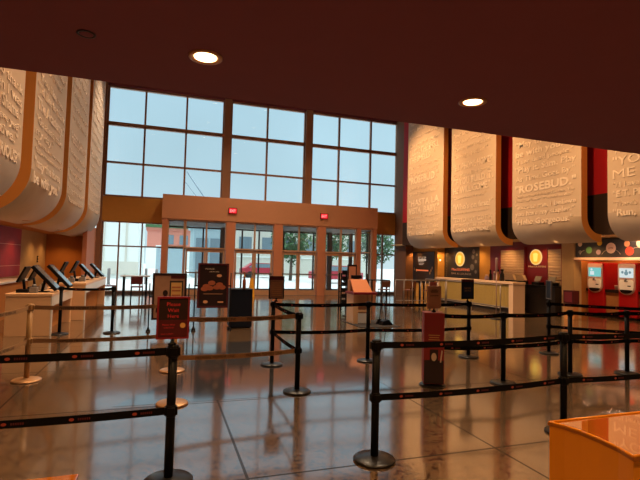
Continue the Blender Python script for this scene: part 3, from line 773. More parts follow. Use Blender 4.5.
for cx, cz in ((.98, 1.02), (1.10, 1.10), (1.28, 1.06), (1.22, 1.0), (1.06, .98), (1.34, 1.0), (.94, .96)):
    m.disc((cx, 11.0862-.0004*cx, cz), (1, 0, 0), (0, 0, 1), .085, .055, 18)
m.build('printed_burgers', M['art_orange'], sh)
m = MB(); m.disc((1.27, 11.086, 1.27), (1, 0, 0), (0, 0, 1), .06, .035); m.disc((.97, 11.086, .66), (1, 0, 0), (0, 0, 1), .055, .035); m.box(1.25, 1.38, 11.085, 11.088, .64, .67); m.box(.92, 1.36, 11.085, 11.088, .84, .848)
m.build('printed_badges', M['ballorange'], sh)

# navy box with a post and a wet floor sign behind
r = thing('navy_box', (1.83, 11.6, 0), 'tall navy black box standing right of the maroon poster', 'box')
B(1.585, 2.12, 11.34, 11.85, .02, .925, bev=.012).build('body', M['navy'], r)
B(1.575, 2.13, 11.33, 11.86, .925, .945, bev=.005).build('lid', M['blackplastic'], r)
B(1.62, 2.09, 11.38, 11.81, 0, .02).build('plinth', M['blackplastic'], r)
r = thing('pump_bottle', (1.93, 11.5, .945), 'slender reddish brown pump bottle on top of the navy box', 'bottle')
m = MB(); m.lathe([(.04, 0), (.042, .01), (.042, .2), (.025, .24), (.022, .27)], (1.93, 11.5, .945)); m.build('bottle_body', M['bottle'], r)
m = MB(); m.lathe([(.026, .27), (.026, .31), (.012, .315), (.012, .40), (.024, .405), (.024, .43)], (1.93, 11.5, .945)); m.box(1.875, 1.935, 11.49, 11.51, 1.355, 1.372); m.build('pump', M['wood'], r)
r = thing('wet_floor_sign', (3.9, 21.2, 0), 'yellow folding wet floor sign standing before the glass doors', 'sign')
for s in (-1, 1):
    m = MB(); y0, y1 = 21.2+s*.17, 21.2+s*.02
    m.prism([(3.78, y0, 0), (4.02, y0, 0), (3.97, y1, .82), (3.83, y1, .82)], (0, .012, 0)); m.build('board', M['wet'], r)
B(3.83, 3.97, 21.17, 21.24, .815, .85, bev=.005).build('hinge', M['wet'], r)

# ------------------------------------------------------------------ ticket counters on the left
def ticket_counter(x0, x1, y0, y1, h, label, legs):
    r = thing('ticket_counter', ((x0+x1)/2, (y0+y1)/2, 0), label, 'counter', 'ticket counters under the left panels')
    B(x0, x1, y0, y0+.12, 0, h-.06, bev=.006).build('end_panel', M['kiosk'], r)
    B(x0-.01, x1+.02, y0-.01, y1+.01, h-.06, h, bev=.006).build('worktop', M['kiosk'], r)
    B(x1-.03, x1+.015, y0+.12, y1, h-.26, h-.06).build('apron', M['whitetop'], r)
    B(x1-.008, x1+.017, y0-.006, y0+.10, 0, h-.06).build('corner_strip', M['whitetop'], r)
    B(x0+.1, x1-.22, y0+.12, y1-.12, 0, h-.06).build('back_body', M['orange_wall'], r)
    B(x0, x1, y1-.12, y1, 0, h-.06).build('end_panel', M['kiosk'], r)
    return r
ticket_counter(-2.95, -2.14, 10.82, 13.1, .86, 'nearest peach ticket counter under the left panels, two large tilted screens on it', 2)
ticket_counter(-2.75, -1.88, 13.35, 17.8, .95, 'farther peach ticket counter, running on towards the windows', 2)
def touch_screen(x, y, z, w, label, tilt=-47, h=.68):
    r = thing('touch_screen', (x, y, z), label, 'screen', 'tilted screens on the ticket counters')
    R_ = Matrix.Translation((x, y, z+.25)) @ Matrix.Rotation(math.radians(tilt), 4, 'Y') if False else None
    a = math.radians(47)
    X = Vector((math.cos(a), 0, -math.sin(a))); Nn = Vector((math.sin(a), 0, math.cos(a)))
    c = Vector((x, y, z+.05+.5*h*math.sin(a)))
    Mx = Matrix(((X.x, 0, Nn.x, c.x), (X.y, 1, Nn.y, c.y), (X.z, 0, Nn.z, c.z), (0, 0, 0, 1)))
    m = MB(); m.obox(Mx, h, w, .07, .008); m.build('housing', M['blackplastic'], r)
    m = MB(); m.obox(Mx @ Matrix.Translation((0, 0, .0365)), h-.05, w-.05, .004); m.build('display', M['screen'], r)
    m = MB(); m.box(x-.2, x+.06, y-.12, y+.12, z, z+.018, bev=.004); m.cyl((x-.07, y, z+.015), c-Nn*.02, .03); m.build('stand', M['blackplastic'], r)
    return r
touch_screen(-2.36, 11.35, .86, .42, 'nearest tilted grey screen on the near ticket counter')
touch_screen(-2.30, 12.45, .86, .42, 'second tilted grey screen, far end of the near ticket counter')
for x, y, l in ((-2.14, 15.4, 'tilted screen on the far ticket counter, left of the far pair'), (-2.05, 16.9, 'tilted screen on the far ticket counter, closest to the windows')):
    touch_screen(x, y, .95, .42, l, h=.55)
def clerk_terminal(x, y, z, label, s=1.0):
    r = thing('clerk_terminal', (x, y, z), label, 'terminal', 'clerk terminals on the ticket counters')
    B(x-.09*s, x+.07*s, y-.1*s, y+.1*s, z, z+.05*s, bev=.006).build('base', M['blackplastic'], r)
    m = MB(); m.cyl((x, y, z+.04*s), (x-.02*s, y, z+.2*s), .02*s); m.build('neck', M['blackplastic'], r)
    a = math.radians(115); X = Vector((math.cos(a), 0, -math.sin(a))); Nn = Vector((math.sin(a), 0, math.cos(a)))
    Mx = Matrix(((X.x, 0, Nn.x, x-.02*s), (0, 1, 0, y), (X.z, 0, Nn.z, z+.28*s), (0, 0, 0, 1)))
    m = MB(); m.obox(Mx, .26*s, .3*s, .03*s, .006); m.build('monitor', M['blackplastic'], r)
    m = MB(); m.box(x+.10*s, x+.2*s, y-.16*s, y-.04*s, z, z+.09*s, bev=.006); m.cyl((x+.15*s, y-.1*s, z+.09*s), (x+.15*s, y-.1*s, z+.13*s), .03*s); m.build('card_reader', M['greyplastic'], r)
    return r
clerk_terminal(-2.72, 11.2, .86, 'black clerk terminal left of the nearest tilted screen', 1.35)
clerk_terminal(-2.74, 12.1, .86, 'black clerk terminal behind the nearest tilted screen', 1.3)
clerk_terminal(-2.45, 13.75, .95, 'black clerk terminal at the near end of the far ticket counter', 1.35)
clerk_terminal(-2.30, 14.45, .95, 'black clerk terminal in the middle of the far ticket counter', 1.4)
r = thing('back_counter', (-4.0, 13.2, 0), 'low orange back counter with pale top against the left recess wall', 'counter')
B(-4.38, -3.75, 10.8, 15.8, 0, .9).build('body', M['orange_wall'], r)
B(-4.39, -3.70, 10.75, 15.85, .9, .95, bev=.006).build('worktop', M['whitetop'], r)
r = thing('red_mural', (-4.4, 15.8, 1.7), 'red mural panel with fine pale lines on the left recess wall', 'mural')
B(-4.4, -4.37, 13.0, 17.3, .98, 2.46).build('panel', M['skin_red'], r)
m = MB()
for zz in (1.30, 1.95): m.box(-4.37, -4.365, 13.02, 17.28, zz, zz+.012)
m.build('pale_lines', M['ballpink'], r)
r = thing('wall_switch_plate', (-4.4, 19.6, 1.5), 'small dark switch plate on the beige left recess wall', 'switch')
B(-4.4, -4.38, 19.5, 19.65, 1.38, 1.62).build('plate', M['brownwall'], r)
m = MB(); m.box(-4.38, -4.37, 19.55, 19.6, 1.42, 1.48); m.box(-4.38, -4.37, 19.55, 19.6, 1.52, 1.58); m.build('rocker', M['goldprint'], r)

# ------------------------------------------------------------------ podium and things around it
r = thing('podium', (5.2, 11.85, .012), 'orange sloped-top podium with a dark red ledge on a floor mat', 'podium')
m = MB(); m.box(4.92, 5.06, 11.62, 12.1, .012, .80); m.build('side_panel', M['kiosk'], r)
m = MB(); m.box(5.06, 5.45, 11.72, 12.1, .30, .80, bev=.005); m.build('body', M['kiosk'], r)
m = MB(); m.box(5.38, 5.47, 11.66, 12.1, .012, .80); m.build('side_panel', M['kiosk'], r)
B(5.06, 5.38, 11.72, 12.08, .012, .28).build('lower_shelf', M['white'], r)
B(4.88, 5.58, 11.5, 12.12, .80, .865, bev=.008).build('ledge', M['redframe'], r)
m = MB(); m.prism([(4.92, 11.60, .865), (5.47, 11.60, .865), (5.40, 11.86, 1.20), (4.92, 11.86, 1.20)], (0, .05, 0)); m.build('sloped_front', M['podium_orange'], r)
B(4.94, 5.40, 11.92, 12.1, .865, 1.18).build('back_box', M['wood'], r)
r = thing('small_monitor', (5.15, 12.0, 1.2), 'small black monitor on top of the orange podium', 'screen')
B(5.0, 5.32, 11.98, 12.02, 1.215, 1.31, bev=.004).build('housing', M['blackplastic'], r)
B(5.08, 5.24, 11.95, 12.05, 1.2, 1.215).build('foot', M['blackplastic'], r)
r = thing('desk_phone', (5.44, 12.0, .865), 'black handset upright at the right of the podium top', 'phone')
B(5.47, 5.55, 11.95, 12.08, .865, .95, bev=.006).build('cradle', M['blackplastic'], r)
m = MB(); m.cyl((5.51, 12.0, .95), (5.49, 12.0, 1.36), .022); m.build('handset', M['blackplastic'], r)
tag(B(4.86, 6.0, 10.95, 12.3, 0, .012).build('floor_mat', M['mat']), 'charcoal rubber mat on the floor beneath the podium', 'mat')
r = thing('lobby_dustpan', (5.75, 11.35, .012), 'black long-handled dustpan leaning beside the podium', 'dustpan')
m = MB(); m.prism([(5.58, 11.2, .012), (5.9, 11.2, .012), (5.88, 11.2, .06), (5.78, 11.2, .16), (5.62, 11.2, .12)], (0, .22, 0)); m.build('pan', M['blackplastic'], r)
m = MB(); m.tube([(5.74, 11.3, .13), (5.68, 11.35, .86)], .012); m.build('handle', M['blackplastic'], r)
r = thing('lobby_broom', (5.66, 11.5, .012), 'thin black broom crossing the long-handled dustpan', 'broom')
m = MB(); m.tube([(5.66, 11.52, .13), (5.76, 11.56, .84)], .011); m.build('handle', M['blackplastic'], r)
m = MB(); m.prism([(5.56, 11.49, .012), (5.76, 11.49, .012), (5.70, 11.49, .14), (5.62, 11.49, .14)], (0, .06, 0)); m.build('bristles', M['blackplastic'], r)
r = thing('literature_rack', (5.93, 14.85, 0), 'tall narrow black wire rack left of the podium', 'rack')
m = MB()
for xx in (5.8, 6.06):
    for yy in (14.8, 15.0): m.box(xx-.02, xx+.02, yy-.02, yy+.02, 0, 1.3)
m.build('uprights', M['blackplastic'], r)
for zz in (.25, .45, .65, .85, 1.05, 1.25):
    m = MB(); m.box(5.81, 6.05, 14.79, 15.0, zz, zz+.02); m.box(5.83, 6.03, 14.79, 14.8, zz+.02, zz+.14); m.build('pocket', M['blackplastic'], r)
r = thing('pole_sign', (5.58, 13.4, 0), 'brown board sign on a dark pole between rack and podium', 'sign')
m = MB(); m.cyl((5.49, 13.45, .02), (5.49, 13.45, 1.55), .022); m.build('pole', M['blackplastic'], r)
m = MB(); m.lathe([(.16, 0), (.16, .015), (.03, .03)], (5.49, 13.45, 0)); m.build('base', M['blackplastic'], r)
B(5.45, 5.76, 13.38, 13.42, .8, 1.6, bev=.004).build('board_frame', M['signbrown'], r)
B(5.49, 5.72, 13.372, 13.38, .84, 1.54).build('board_face', M['pillar'], r)

# ------------------------------------------------------------------ queue railings in front of the counter
def railing(p, q, n, label, h=1.05):
    r = thing('queue_railing', (p[0], p[1], 0), label, 'railing', 'metal railings before the snack counter')
    p = Vector(p); q = Vector(q); d = q-p
    m = MB(); m.cyl(p+Vector((0, 0, h)), q+Vector((0, 0, h)), .02); m.build('top_rail', M['steel'], r)
    m = MB(); m.cyl(p+Vector((0, 0, .28)), q+Vector((0, 0, .28)), .014); m.build('lower_rail', M['steel'], r)
    for i in range(n):
        c = p+d*i/(n-1); m = MB(); m.cyl(c, c+Vector((0, 0, h)), .018); m.lathe([(.06, 0), (.06, .008), (.02, .015)], c); m.build('baluster', M['steel'], r)
railing((8.35, 15.7, 0), (10.55, 15.7, 0), 7, 'metal railing section facing the lobby, right of the podium')
railing((10.7, 12.75, 0), (10.7, 17.4, 0), 4, 'metal railing running alongside the olive snack counter')
r = thing('sign_pole', (10.03, 12.14, 0), 'slim rosy metal pole with thick top in front of the snack counter', 'pole')
m = MB(); m.cyl((10.03, 12.14, .02), (10.03, 12.14, 1.55), .014); m.build('pole', M['pinksteel'], r)
m = MB(); m.lathe([(.03, 1.5), (.035, 1.53), (.04, 1.88), (.03, 1.93), (.0, 1.94)], (10.03, 12.14, 0)); m.build('cap', M['pinksteel'], r)
m = MB(); m.lathe([(.2, 0), (.2, .015), (.03, .03)], (10.03, 12.14, 0)); m.build('base', M['blackbase'], r)

# ------------------------------------------------------------------ snack counter and the service wall
r = thing('snack_counter', (12.1, 15.9, 0), 'long beige stone snack counter with olive slatted front', 'counter')
B(11.86, 12.42, 13.48, 18.45, 1.03, 1.11, bev=.006).build('countertop', M['stone'], r)
B(11.88, 12.40, 13.5, 13.72, 0, 1.03).build('end_panel', M['stone'], r)
B(11.88, 12.40, 18.22, 18.42, 0, 1.03).build('end_panel', M['stone'], r)
m = MB()
for i in range(44):
    y = 13.74+i*.1018; m.box(11.93, 11.96, y, y+.09, .2, 1.0)
m.box(11.96, 12.36, 13.72, 18.22, .18, 1.03); m.build('slatted_front', M['olive'], r)
B(11.97, 12.36, 13.72, 18.22, 0, .18).build('toe_kick', M['blackcab'], r)
B(11.90, 11.95, 13.72, 18.22, .16, .2).build('foot_rail', M['steel'], r)
# taps and jars on the counter
for (x, y, h, rad, mt, lab) in ((12.2, 15.32, .22, .09, 'lilac_print', 'short pinkish jar at the left of the counter top cluster'), (12.15, 15.05, .42, .05, 'blackplastic', 'black beer tap tower with round head on the snack counter'),
                                (12.15, 14.82, .36, .05, 'greyplastic', 'grey dispenser bottle in the counter top cluster'), (12.2, 14.68, .44, .06, 'goldprint', 'amber tipped dispenser in the counter top cluster'), (12.2, 14.45, .46, .08, 'blackcab', 'dark tall canister at the right of the counter top cluster')):
    r = thing('counter_dispenser', (x, y, 1.11), lab, 'dispenser', 'dispensers on the snack counter')
    m = MB(); m.lathe([(rad, 0), (rad, h*.55), (rad*.55, h*.68), (rad*.5, h*.8)], (x, y, 1.11), 16); m.build('body', M[mt], r)
    m = MB(); m.lathe([(rad*.52, h*.8), (rad*.7, h*.84), (rad*.7, h*.97), (rad*.3, h)], (x, y, 1.11), 16); m.build('cap', M['ballpink' if mt == 'lilac_print' else ('cream' if mt == 'greyplastic' else 'blackplastic')], r)
# black register counter
r = thing('register_counter', (12.92, 12.95, 0), 'black register counter between stone snack counter and amber pillar', 'counter')
B(12.72, 13.01, 12.45, 13.85, .04, .98, bev=.005).build('cabinet', M['blackcab'], r)
B(12.68, 13.02, 12.44, 13.9, .98, 1.03, bev=.005).build('worktop', M['blackplastic'], r)
B(12.76, 13.0, 12.48, 13.8, 0, .04).build('plinth', M['blackcab'], r)
def register(y, z, label, pr=True):
    r = thing('cash_register', (12.88, y, z), label, 'register', 'registers on the black counter')
    B(12.76, 13.02, y-.17, y+.17, z, z+.1, bev=.008).build('drawer', M['blackplastic'], r)
    a = math.radians(28)
    Mx = Matrix.Translation((12.9, y, z+.22)) @ Matrix.Rotation(a, 4, 'Y')
    m = MB(); m.obox(Mx, .03, .28, .2, .006); m.build('screen', M['greyplastic'], r)
    m = MB(); m.cyl((12.9, y, z+.1), (12.91, y, z+.2), .025); m.build('neck', M['blackplastic'], r)
    B(12.78, 12.83, y-.12, y+.02, z+.1, z+.16, bev=.005).build('receipt_printer', M['steel'], r)
register(13.4, 1.03, 'black cash register nearest the stone snack counter')
register(12.75, 1.03, 'black cash register nearest the amber pillar')
for y, l in ((14.75, 'cream tray behind the near end of the stone counter'), (14.2, 'cream tray under the lit round emblem')):
    r = thing('paper_tray', (12.9, y, .98), l, 'tray', 'cream trays below the shutters')
    m = MB(); m.prism([(12.83, y-.22, 1.17), (12.83, y+.22, 1.14), (12.83, y+.15, 1.31), (12.83, y-.1, 1.37)], (.12, 0, 0)); m.build('tray', M['shutter'], r)
    B(12.81, 12.98, y-.25, y+.25, .98, 1.14).build('stand', M['blackplastic'], r)
if True:
    r = thing('back_bar', (12.95, 14.9, 0), 'dark back bar shelf along the wall behind the snack counter', 'counter')
    B(12.8, 13.0, 13.95, 16.2, 0, .93).build('cabinet', M['blackcab'], r); B(12.78, 13.0, 13.93, 16.22, .93, .98).build('worktop', M['blackplastic'], r)

# posters on the right hand service wall
r = thing('dark_menu_poster', (12.7, 21.0, 1.5), 'espresso dark menu poster beside the tall windows on the right', 'poster')
pn = B(12.66, 12.7, 19.85, 22.1, .72, 2.32).build('panel', M['brownposter'], r)
m = MB()
for zz, w, y in ((1.86, .75, 20.95), (1.80, .55, 21.05), (1.72, .5, 21.0), (1.65, .4, 21.05)): m.box(12.652, 12.66, y-w/2, y+w/2, zz, zz+(.075 if zz > 1.8 else .02))
m.text('SIT & SIP', on_right(12.65, 20.95, 1.95), h=.12, w=.8)
m.build('lettering', M['letter_pale'], pn)
m = MB(); m.box(12.652, 12.66, 20.35, 21.5, 1.33, 1.40); m.build('lit_strip', M['letter_orange'], pn)
m = MB()
for y, z in ((21.7, 1.42), (21.5, 1.36), (20.1, 1.38), (20.0, 1.5), (20.2, 1.25)): m.disc((12.655, y, z), (0, 1, 0), (0, 0, 1), .05, .08, 14)
m.build('printed_drinks', M['goldprint'], pn)
r = thing('bar_poster', (13.1, 18.2, 1.8), 'charcoal bar poster with lit amber emblem and orange name', 'poster')
pn = B(13.06, 13.1, 16.95, 19.55, 1.0, 2.5).build('panel', M['darkposter'], r)
t = MB(); t.text('MacGUFFINS', on_right(13.055, 18.25, 1.42), h=.12, w=1.35, ext=.004); t.build('lettering', M['letter_orange'], pn)
t = MB(); t.text('BAR & LOUNGE', on_right(13.055, 18.2, 1.24), h=.09, w=1.5); t.build('lower_lettering', M['cream'], pn)
t = MB(); t.text('MACGUFFINS', frame_m((13.055, 19.30, 1.75), (0, 0, 1), (0, 1, 0)), h=.13, w=1.25); t.build('vertical_lettering', M['greyplastic'], pn)
m = MB()
for y, z, rr in ((17.3, 2.3, .10), (17.35, 2.05, .10), (17.15, 1.85, .08), (17.4, 1.6, .14), (17.15, 1.4, .08), (17.08, 2.15, .06)): m.disc((13.057, y, z), (0, 1, 0), (0, 0, 1), rr, rr, 16)
m.build('bubble_print', M['greyplastic'], pn)
def emblem(y, z, rad, x, label):
    r = thing('lit_emblem', (x, y, z), label, 'sign', 'lit round emblems on the service wall')
    m = MB(); m.disc((x, y, z), (0, 1, 0), (0, 0, 1), rad, rad, 32, (-.03, 0, 0)); m.build('rim', M['logo_rim'], r)
    m = MB(); m.disc((x-.032, y, z), (0, 1, 0), (0, 0, 1), rad*.86, rad*.86, 32, (-.006, 0, 0)); dc = m.build('disc', M['logo_lit'], r)
    m = MB()   # cup of fruit mark
    m.prism([(x-.039, y+.10*rad/.35, z-.2*rad/.35), (x-.039, y-.10*rad/.35, z-.2*rad/.35), (x-.039, y-.14*rad/.35, z+.08*rad/.35), (x-.039, y+.14*rad/.35, z+.08*rad/.35)], (-.003, 0, 0))
    m.disc((x-.039, y, z+.12*rad/.35), (0, 1, 0), (0, 0, 1), rad*.42, rad*.2, 20, (-.003, 0, 0)); m.build('cup_mark', M['logo_cup'], dc)
emblem(18.28, 1.96, .34, 13.06, 'lit amber round emblem on the charcoal bar poster')
emblem(13.70, 2.04, .29, 13.1, 'lit amber round emblem on the red wall between the shutters')
r = thing('wall_lettering', (13.1, 13.6, 1.7), 'small pale lettering on the red wall beneath the lit emblem', 'lettering')
t = MB(); t.text('MacGUFFINS', on_right(13.09, 13.62, 1.66), h=.07, w=.9, ext=.006); t.build('letters', M['cream'], r)
def shutter(y0, y1, label):
    r = thing('roller_shutter', (13.1, (y0+y1)/2, 1.1), label, 'shutter', 'cream roller shutters behind the snack counter')
    m = MB(); k = 13
    for i in range(k):
        z = 1.02+i*.1; m.prism([(13.08, y0, z), (13.05, y0, z+.02), (13.05, y0, z+.08), (13.08, y0, z+.098)], (0, y1-y0, 0))
    m.build('slats', M['shutter'], r)
    m = MB(); m.box(13.03, 13.1, y0-.06, y0, 1.0, 2.36); m.box(13.03, 13.1, y1, y1+.06, 1.0, 2.36); m.box(13.0, 13.1, y0-.06, y1+.06, 2.32, 2.42); m.build('guide_rails', M['redframe'], r)
shutter(14.25, 15.55, 'cream roller shutter left of the red emblem wall')
shutter(12.5, 13.1, 'cream roller shutter right of the red emblem wall, beside the pillar')

# menu band with printed balls above the drink machines
r = thing('drink_menu_band', (13.0, 9.9, 2.25), 'dark menu band with printed coloured balls above the drink machines', 'menu board')
pn = B(13.0, 13.57, 7.6, 11.88, 2.02, 2.61).build('board', M['darkposter'], r)
B(12.93, 13.57, 7.6, 11.88, 1.94, 2.02, bev=.005).build('ledge', M['ballpink'], r)
for (y, z, rr, mt) in ((10.59, 2.31, .165, 'ballpink'), (10.98, 2.48, .09, 'ballgold'), (11.36, 2.26, .11, 'green_print'), (9.99, 2.21, .13, 'ballred'), (10.07, 2.43, .09, 'ballorange'), (9.64, 2.43, .14, 'cream'), (11.70, 2.46, .08, 'cream'), (11.70, 2.2, .06, 'greyplastic'), (11.02, 2.19, .08, 'lilac_print'), (9.2, 2.3, .14, 'ballorange')):
    m = MB(); m.disc((12.999, y, z), (0, 1, 0), (0, 0, 1), rr, rr, 24, (-.004, 0, 0)); m.build('printed_ball', M[mt], pn)
t = MB(); t.text('LIME', on_right(12.99, 10.59, 2.28), h=.06, w=.17); t.text('CHERRY', frame_m((12.99, 9.99, 2.19), (0, -.85, .4), (0, .4, .85)), h=.04, w=.16); t.build('lettering', M['logo'], pn)
m = MB()
for (y, z, rr, a0, a1) in ((10.59, 2.03, .33, 20, 85), (10.59, 2.03, .33, 95, 160), (11.5, 2.1, .2, 0, 80), (9.75, 2.1, .28, 60, 140)):
    pts = [(12.996, y+rr*math.cos(math.radians(a0+(a1-a0)*i/10)), min(2.58, z+rr*.75*math.sin(math.radians(a0+(a1-a0)*i/10)))) for i in range(11)]
    m.tube(pts, .004, 6)
m.build('curved_lines', M['cream'], pn)
l = bpy.data.lights.new('band_strip_lamp', 'AREA'); l.shape = 'RECTANGLE'; l.size = 4.0; l.size_y = .03; l.energy = 45; l.color = (1, .58, .36)
o = bpy.data.objects.new('band_strip_lamp', l); C.objects.link(o); o.location = (12.93, 9.8, 2.6); o.rotation_euler = (0, math.radians(35), PI/2)
o.rotation_euler = (Vector((.3, 0, -1))).to_track_quat('-Z', 'X').to_euler()

# low counter between machines
r = thing('drink_counter', (15.0, 11.4, 0), 'orange wood drink counter with dark top around the red machines', 'counter')
for y0, y1 in ((12.86, 12.94), (11.68, 12.18), (10.3, 10.98)):
    B(14.72, 15.36, y0, y1, .12, .86).build('front', M['wood'], r)
    B(14.66, 15.37, y0, y1, .86, .96).build('worktop', M['blackcab'], r)
    B(14.76, 15.36, y0, y1, 0, .12).build('plinth', M['blackcab'], r)
def drink_machine(y, scr, label):
    r = thing('drink_machine', (14.98, y, 0), label, 'drink machine', 'red touch-screen drink machines')
    B(14.62, 15.34, y-.33, y+.33, .06, 1.89, bev=.05).build('cabinet', M['machine'], r)
    B(14.67, 15.3, y-.30, y+.30, 0, .06).build('plinth', M['blackcab'], r)
    x = 14.615
    def rr(w, z0, z1, x, th, rb):    # upright plate with a round foot
        pts = [(x, y+w/2, z1-.05), (x, y+w/2-.05, z1), (x, y-w/2+.05, z1), (x, y-w/2, z1-.05)]
        for i in range(13):
            a = PI*i/12; pts.append((x, y-w/2*math.cos(a), z0+rb-rb*math.sin(a)))
        m = MB(); m.prism(pts, (-th, 0, 0)); return m
    rr(.60, .82, 1.86, x, .03, .26).build('bezel', M['bezel'], r)
    m = MB(); m.box(x-.036, x-.03, y-.25, y+.25, 1.39, 1.71); dsp = m.build('display', M[scr], r)
    m = MB()
    if scr == 'scr_white':
        for dy, dz, q in ((0, 0, .07), (.13, .03, .045), (-.13, .03, .045), (.0, .09, .035)): m.disc((x-.0365, y+dy, 1.54+dz), (0, 1, 0), (0, 0, 1), q, q, 16, (-.001, 0, 0))
    else:
        m.box(x-.0375, x-.0362, y+.02, y+.18, 1.45, 1.58); m.disc((x-.0365, y+.12, 1.64), (0, 1, 0), (0, 0, 1), .04, .04, 16, (-.001, 0, 0))
    m.build('display_marks', M['scr_dim'] if scr == 'scr_white' else M['scr_white'], dsp)
    m = rr(.50, .88, 1.32, x-.03, .012, .21); dp = m.build('dispense_panel', M['dispense'], r)
    m = MB(); m.cyl((x-.09, y, 1.28), (x-.04, y, 1.36), .03); m.box(x-.1, x-.04, y-.06, y+.03, 1.25, 1.285, bev=.004); m.build('nozzle', M['greyplastic'], dp)
    m = MB(); m.box(x-.046, x-.041, y-.16, y-.05, 1.10, 1.135); m.build('slot', M['blackplastic'], dp)
    m = rr(.42, .865, .99, x-.042, .02, .12); m.build('drip_tray', M['blackcab'], dp)
drink_machine(12.52, 'scr_teal', 'red drink machine with a teal display, left of the two')
drink_machine(11.33, 'scr_white', 'red drink machine with a white display, right of the two')
r = thing('cup_stack', (14.9, 11.93, .96), 'short pale paper cup stack between the two drink machines', 'cups')
m = MB(); m.lathe([(.05, 0), (.065, .12), (.068, .12), (.068, .15), (.06, .15), (.0, .14)], (14.9, 11.93, .96)); m.build('cups', M['cup'], r)
r = thing('low_bin', (12.78, 11.85, 0), 'low dark red bin on a wood base at the foot of the pillar', 'bin')
B(12.67, 12.9, 11.67, 12.03, 0, .5, bev=.006).build('base_cabinet', M['wood'], r)
B(12.65, 12.92, 11.65, 12.05, .5, .93, bev=.01).build('bin_body', M['maroon'], r)
B(12.642, 12.65, 11.7, 12.0, .56, .88).build('front_card', M['redframe'], r)
r = thing('wall_sconce', (12.7, 19.6, 1.9), 'tiny lit wall light on the amber return wall between the posters', 'wall light')
m = MB(); m.box(12.82, 12.86, 19.56, 19.6, 1.86, 1.94); m.build('fitting', M['lampsoft'], r)

# ------------------------------------------------------------------ tables and chairs
def chair(x, y, rz, label, cm, group, h=.95, sh=.58):
    r = thing('cafe_chair', (x, y, 0), label, 'chair', group, rz); W = world_m(r)
    def fin(m, n, mt): m.bm.transform(W); m.build(n, mt, r)
    fin(B(-.21, .21, -.21, .21, sh-.04, sh, bev=.01), 'seat', M[cm])
    m = MB(); m.obox(Matrix.Translation((0, -.23, (sh+.08+h)/2)) @ Matrix.Rotation(.08, 4, 'X'), .42, .03, h-sh-.08, .01); fin(m, 'backrest', M[cm])
    for sx in (-1, 1):
        m = MB(); m.tube([(sx*.20, .2, 0), (sx*.19, .19, sh-.04)], .014); fin(m, 'leg', M['blackplastic'])
        m = MB(); m.tube([(sx*.20, -.22, 0), (sx*.19, -.2, sh), (sx*.19, -.245, h-.03)], .014); fin(m, 'leg', M['blackplastic'])
def table(x, y, w, d, h, label, legs, tm):
    r = thing('cafe_table', (x, y, 0), label, 'table', 'cafe tables by the windows')
    B(x-w/2, x+w/2, y-d/2, y+d/2, h-.04, h, bev=.008).build('table_top', M[tm], r)
    for sx in (-1, 1):
        for sy in (-1, 1):
            B(x+sx*(w/2-.12)-.03, x+sx*(w/2-.12)+.03, y+sy*(d/2-.12)-.03, y+sy*(d/2-.12)+.03, 0, h-.04).build('leg', M['blackplastic'], r)
table(-.98, 19.3, 1.05, .7, .955, 'pale topped tall table with black legs by the left lower window', 4, 'tabletop')
chair(-.88, 18.62, 0, 'burgundy chair with its back to the lobby at the left window table', 'chairred', 'chairs at the left window table')
chair(-1.86, 19.1, -1.4, 'burgundy chair at the left end of the left window table', 'chairred', 'chairs at the left window table')
table(9.62, 19.9, 1.0, .7, .9, 'dark topped table by the right lower window', 4, 'blackcab')
chair(9.65, 19.25, .0, 'brown chair with its back to the lobby by the right lower window', 'chairbrown', 'chairs at the right window tables', .88, .5)
chair(8.95, 19.75, -1.3, 'brown chair at the left end of the right window table', 'chairbrown', 'chairs at the right window tables', .88, .5)
table(11.6, 19.2, .8, .8, .9, 'dark topped table in front of the dark menu poster', 4, 'blackcab')
chair(10.75, 18.9, .5, 'brown chair left of the table by the dark menu poster', 'chairbrown', 'chairs at the right window tables', .88, .5)
chair(11.6, 18.5, .1, 'burgundy chair in front of the dark menu poster table', 'chairred', 'chairs at the right window tables', .88, .5)

# ------------------------------------------------------------------ outdoors
struct(B(-60, 90, 25.3, 140, -.25, -.05).build('ground', M['concrete']))
def building(name, x0, x1, y0, y1, h, wall, label, wins=(), extra=None):
    r = thing(name, ((x0+x1)/2, (y0+y1)/2, -.05), label, 'building')
    B(x0, x1, y0, y1, -.05, h).build('wall', M[wall], r)
    for (a, b, z0, z1, mt) in wins: B(a, b, y0-.08, y0, z0, z1).build('window', M[mt], r)
    B(x0-.2, x1+.2, y0-.2, y1+.2, h, h+.4).build('cornice', M[wall], r)
    return r
r = building('pale_building', -14, -1.9, 40, 52, 5.9, 'bld_white', 'pale stucco building with an arched doorway outside the left windows', [(-4.6, -4.4, 0, 6, 'bld_beige'), (-2.9, -2.75, 0, 5.8, 'bld_beige')])
m = MB()
pts = [(-6.9, 39.95, 0)] + [(-5.9-math.cos(PI*i/12), 39.95, 3.2+math.sin(PI*i/12)) for i in range(13)] + [(-4.9, 39.95, 0)]
m.prism(pts, (0, .06, 0)); m.build('arch', M['bld_beige'], r)
B(-14, -1.85, 39.9, 40, .3, 1.3).build('plinth', M['bld_beige'], r)
r = building('brick_building', -2.5, 9.5, 78, 90, 6.1, 'bld_brick', 'low salmon brick building far beyond the left windows', [(.2+i*2.2, 1.5+i*2.2, 3.9, 5.4, 'bld_win') for i in range(4)])
B(-2.6, 9.6, 77.8, 78, -.05, 3.3).build('ground_floor', M['bld_white'], r)
B(-2.8, 9.7, 77.6, 79, 6.5, 7.3).build('parapet', M['leaf'], r)
building('stone_building', 6.8, 24, 52, 66, 5.6, 'bld_beige', 'beige stone building with dark windows opposite the doors', [(8+i*2.6, 9.4+i*2.6, 2.6, 4.3, 'bld_win') for i in range(6)] + [(6.9, 24, 2.0, 2.15, 'bld_white')])
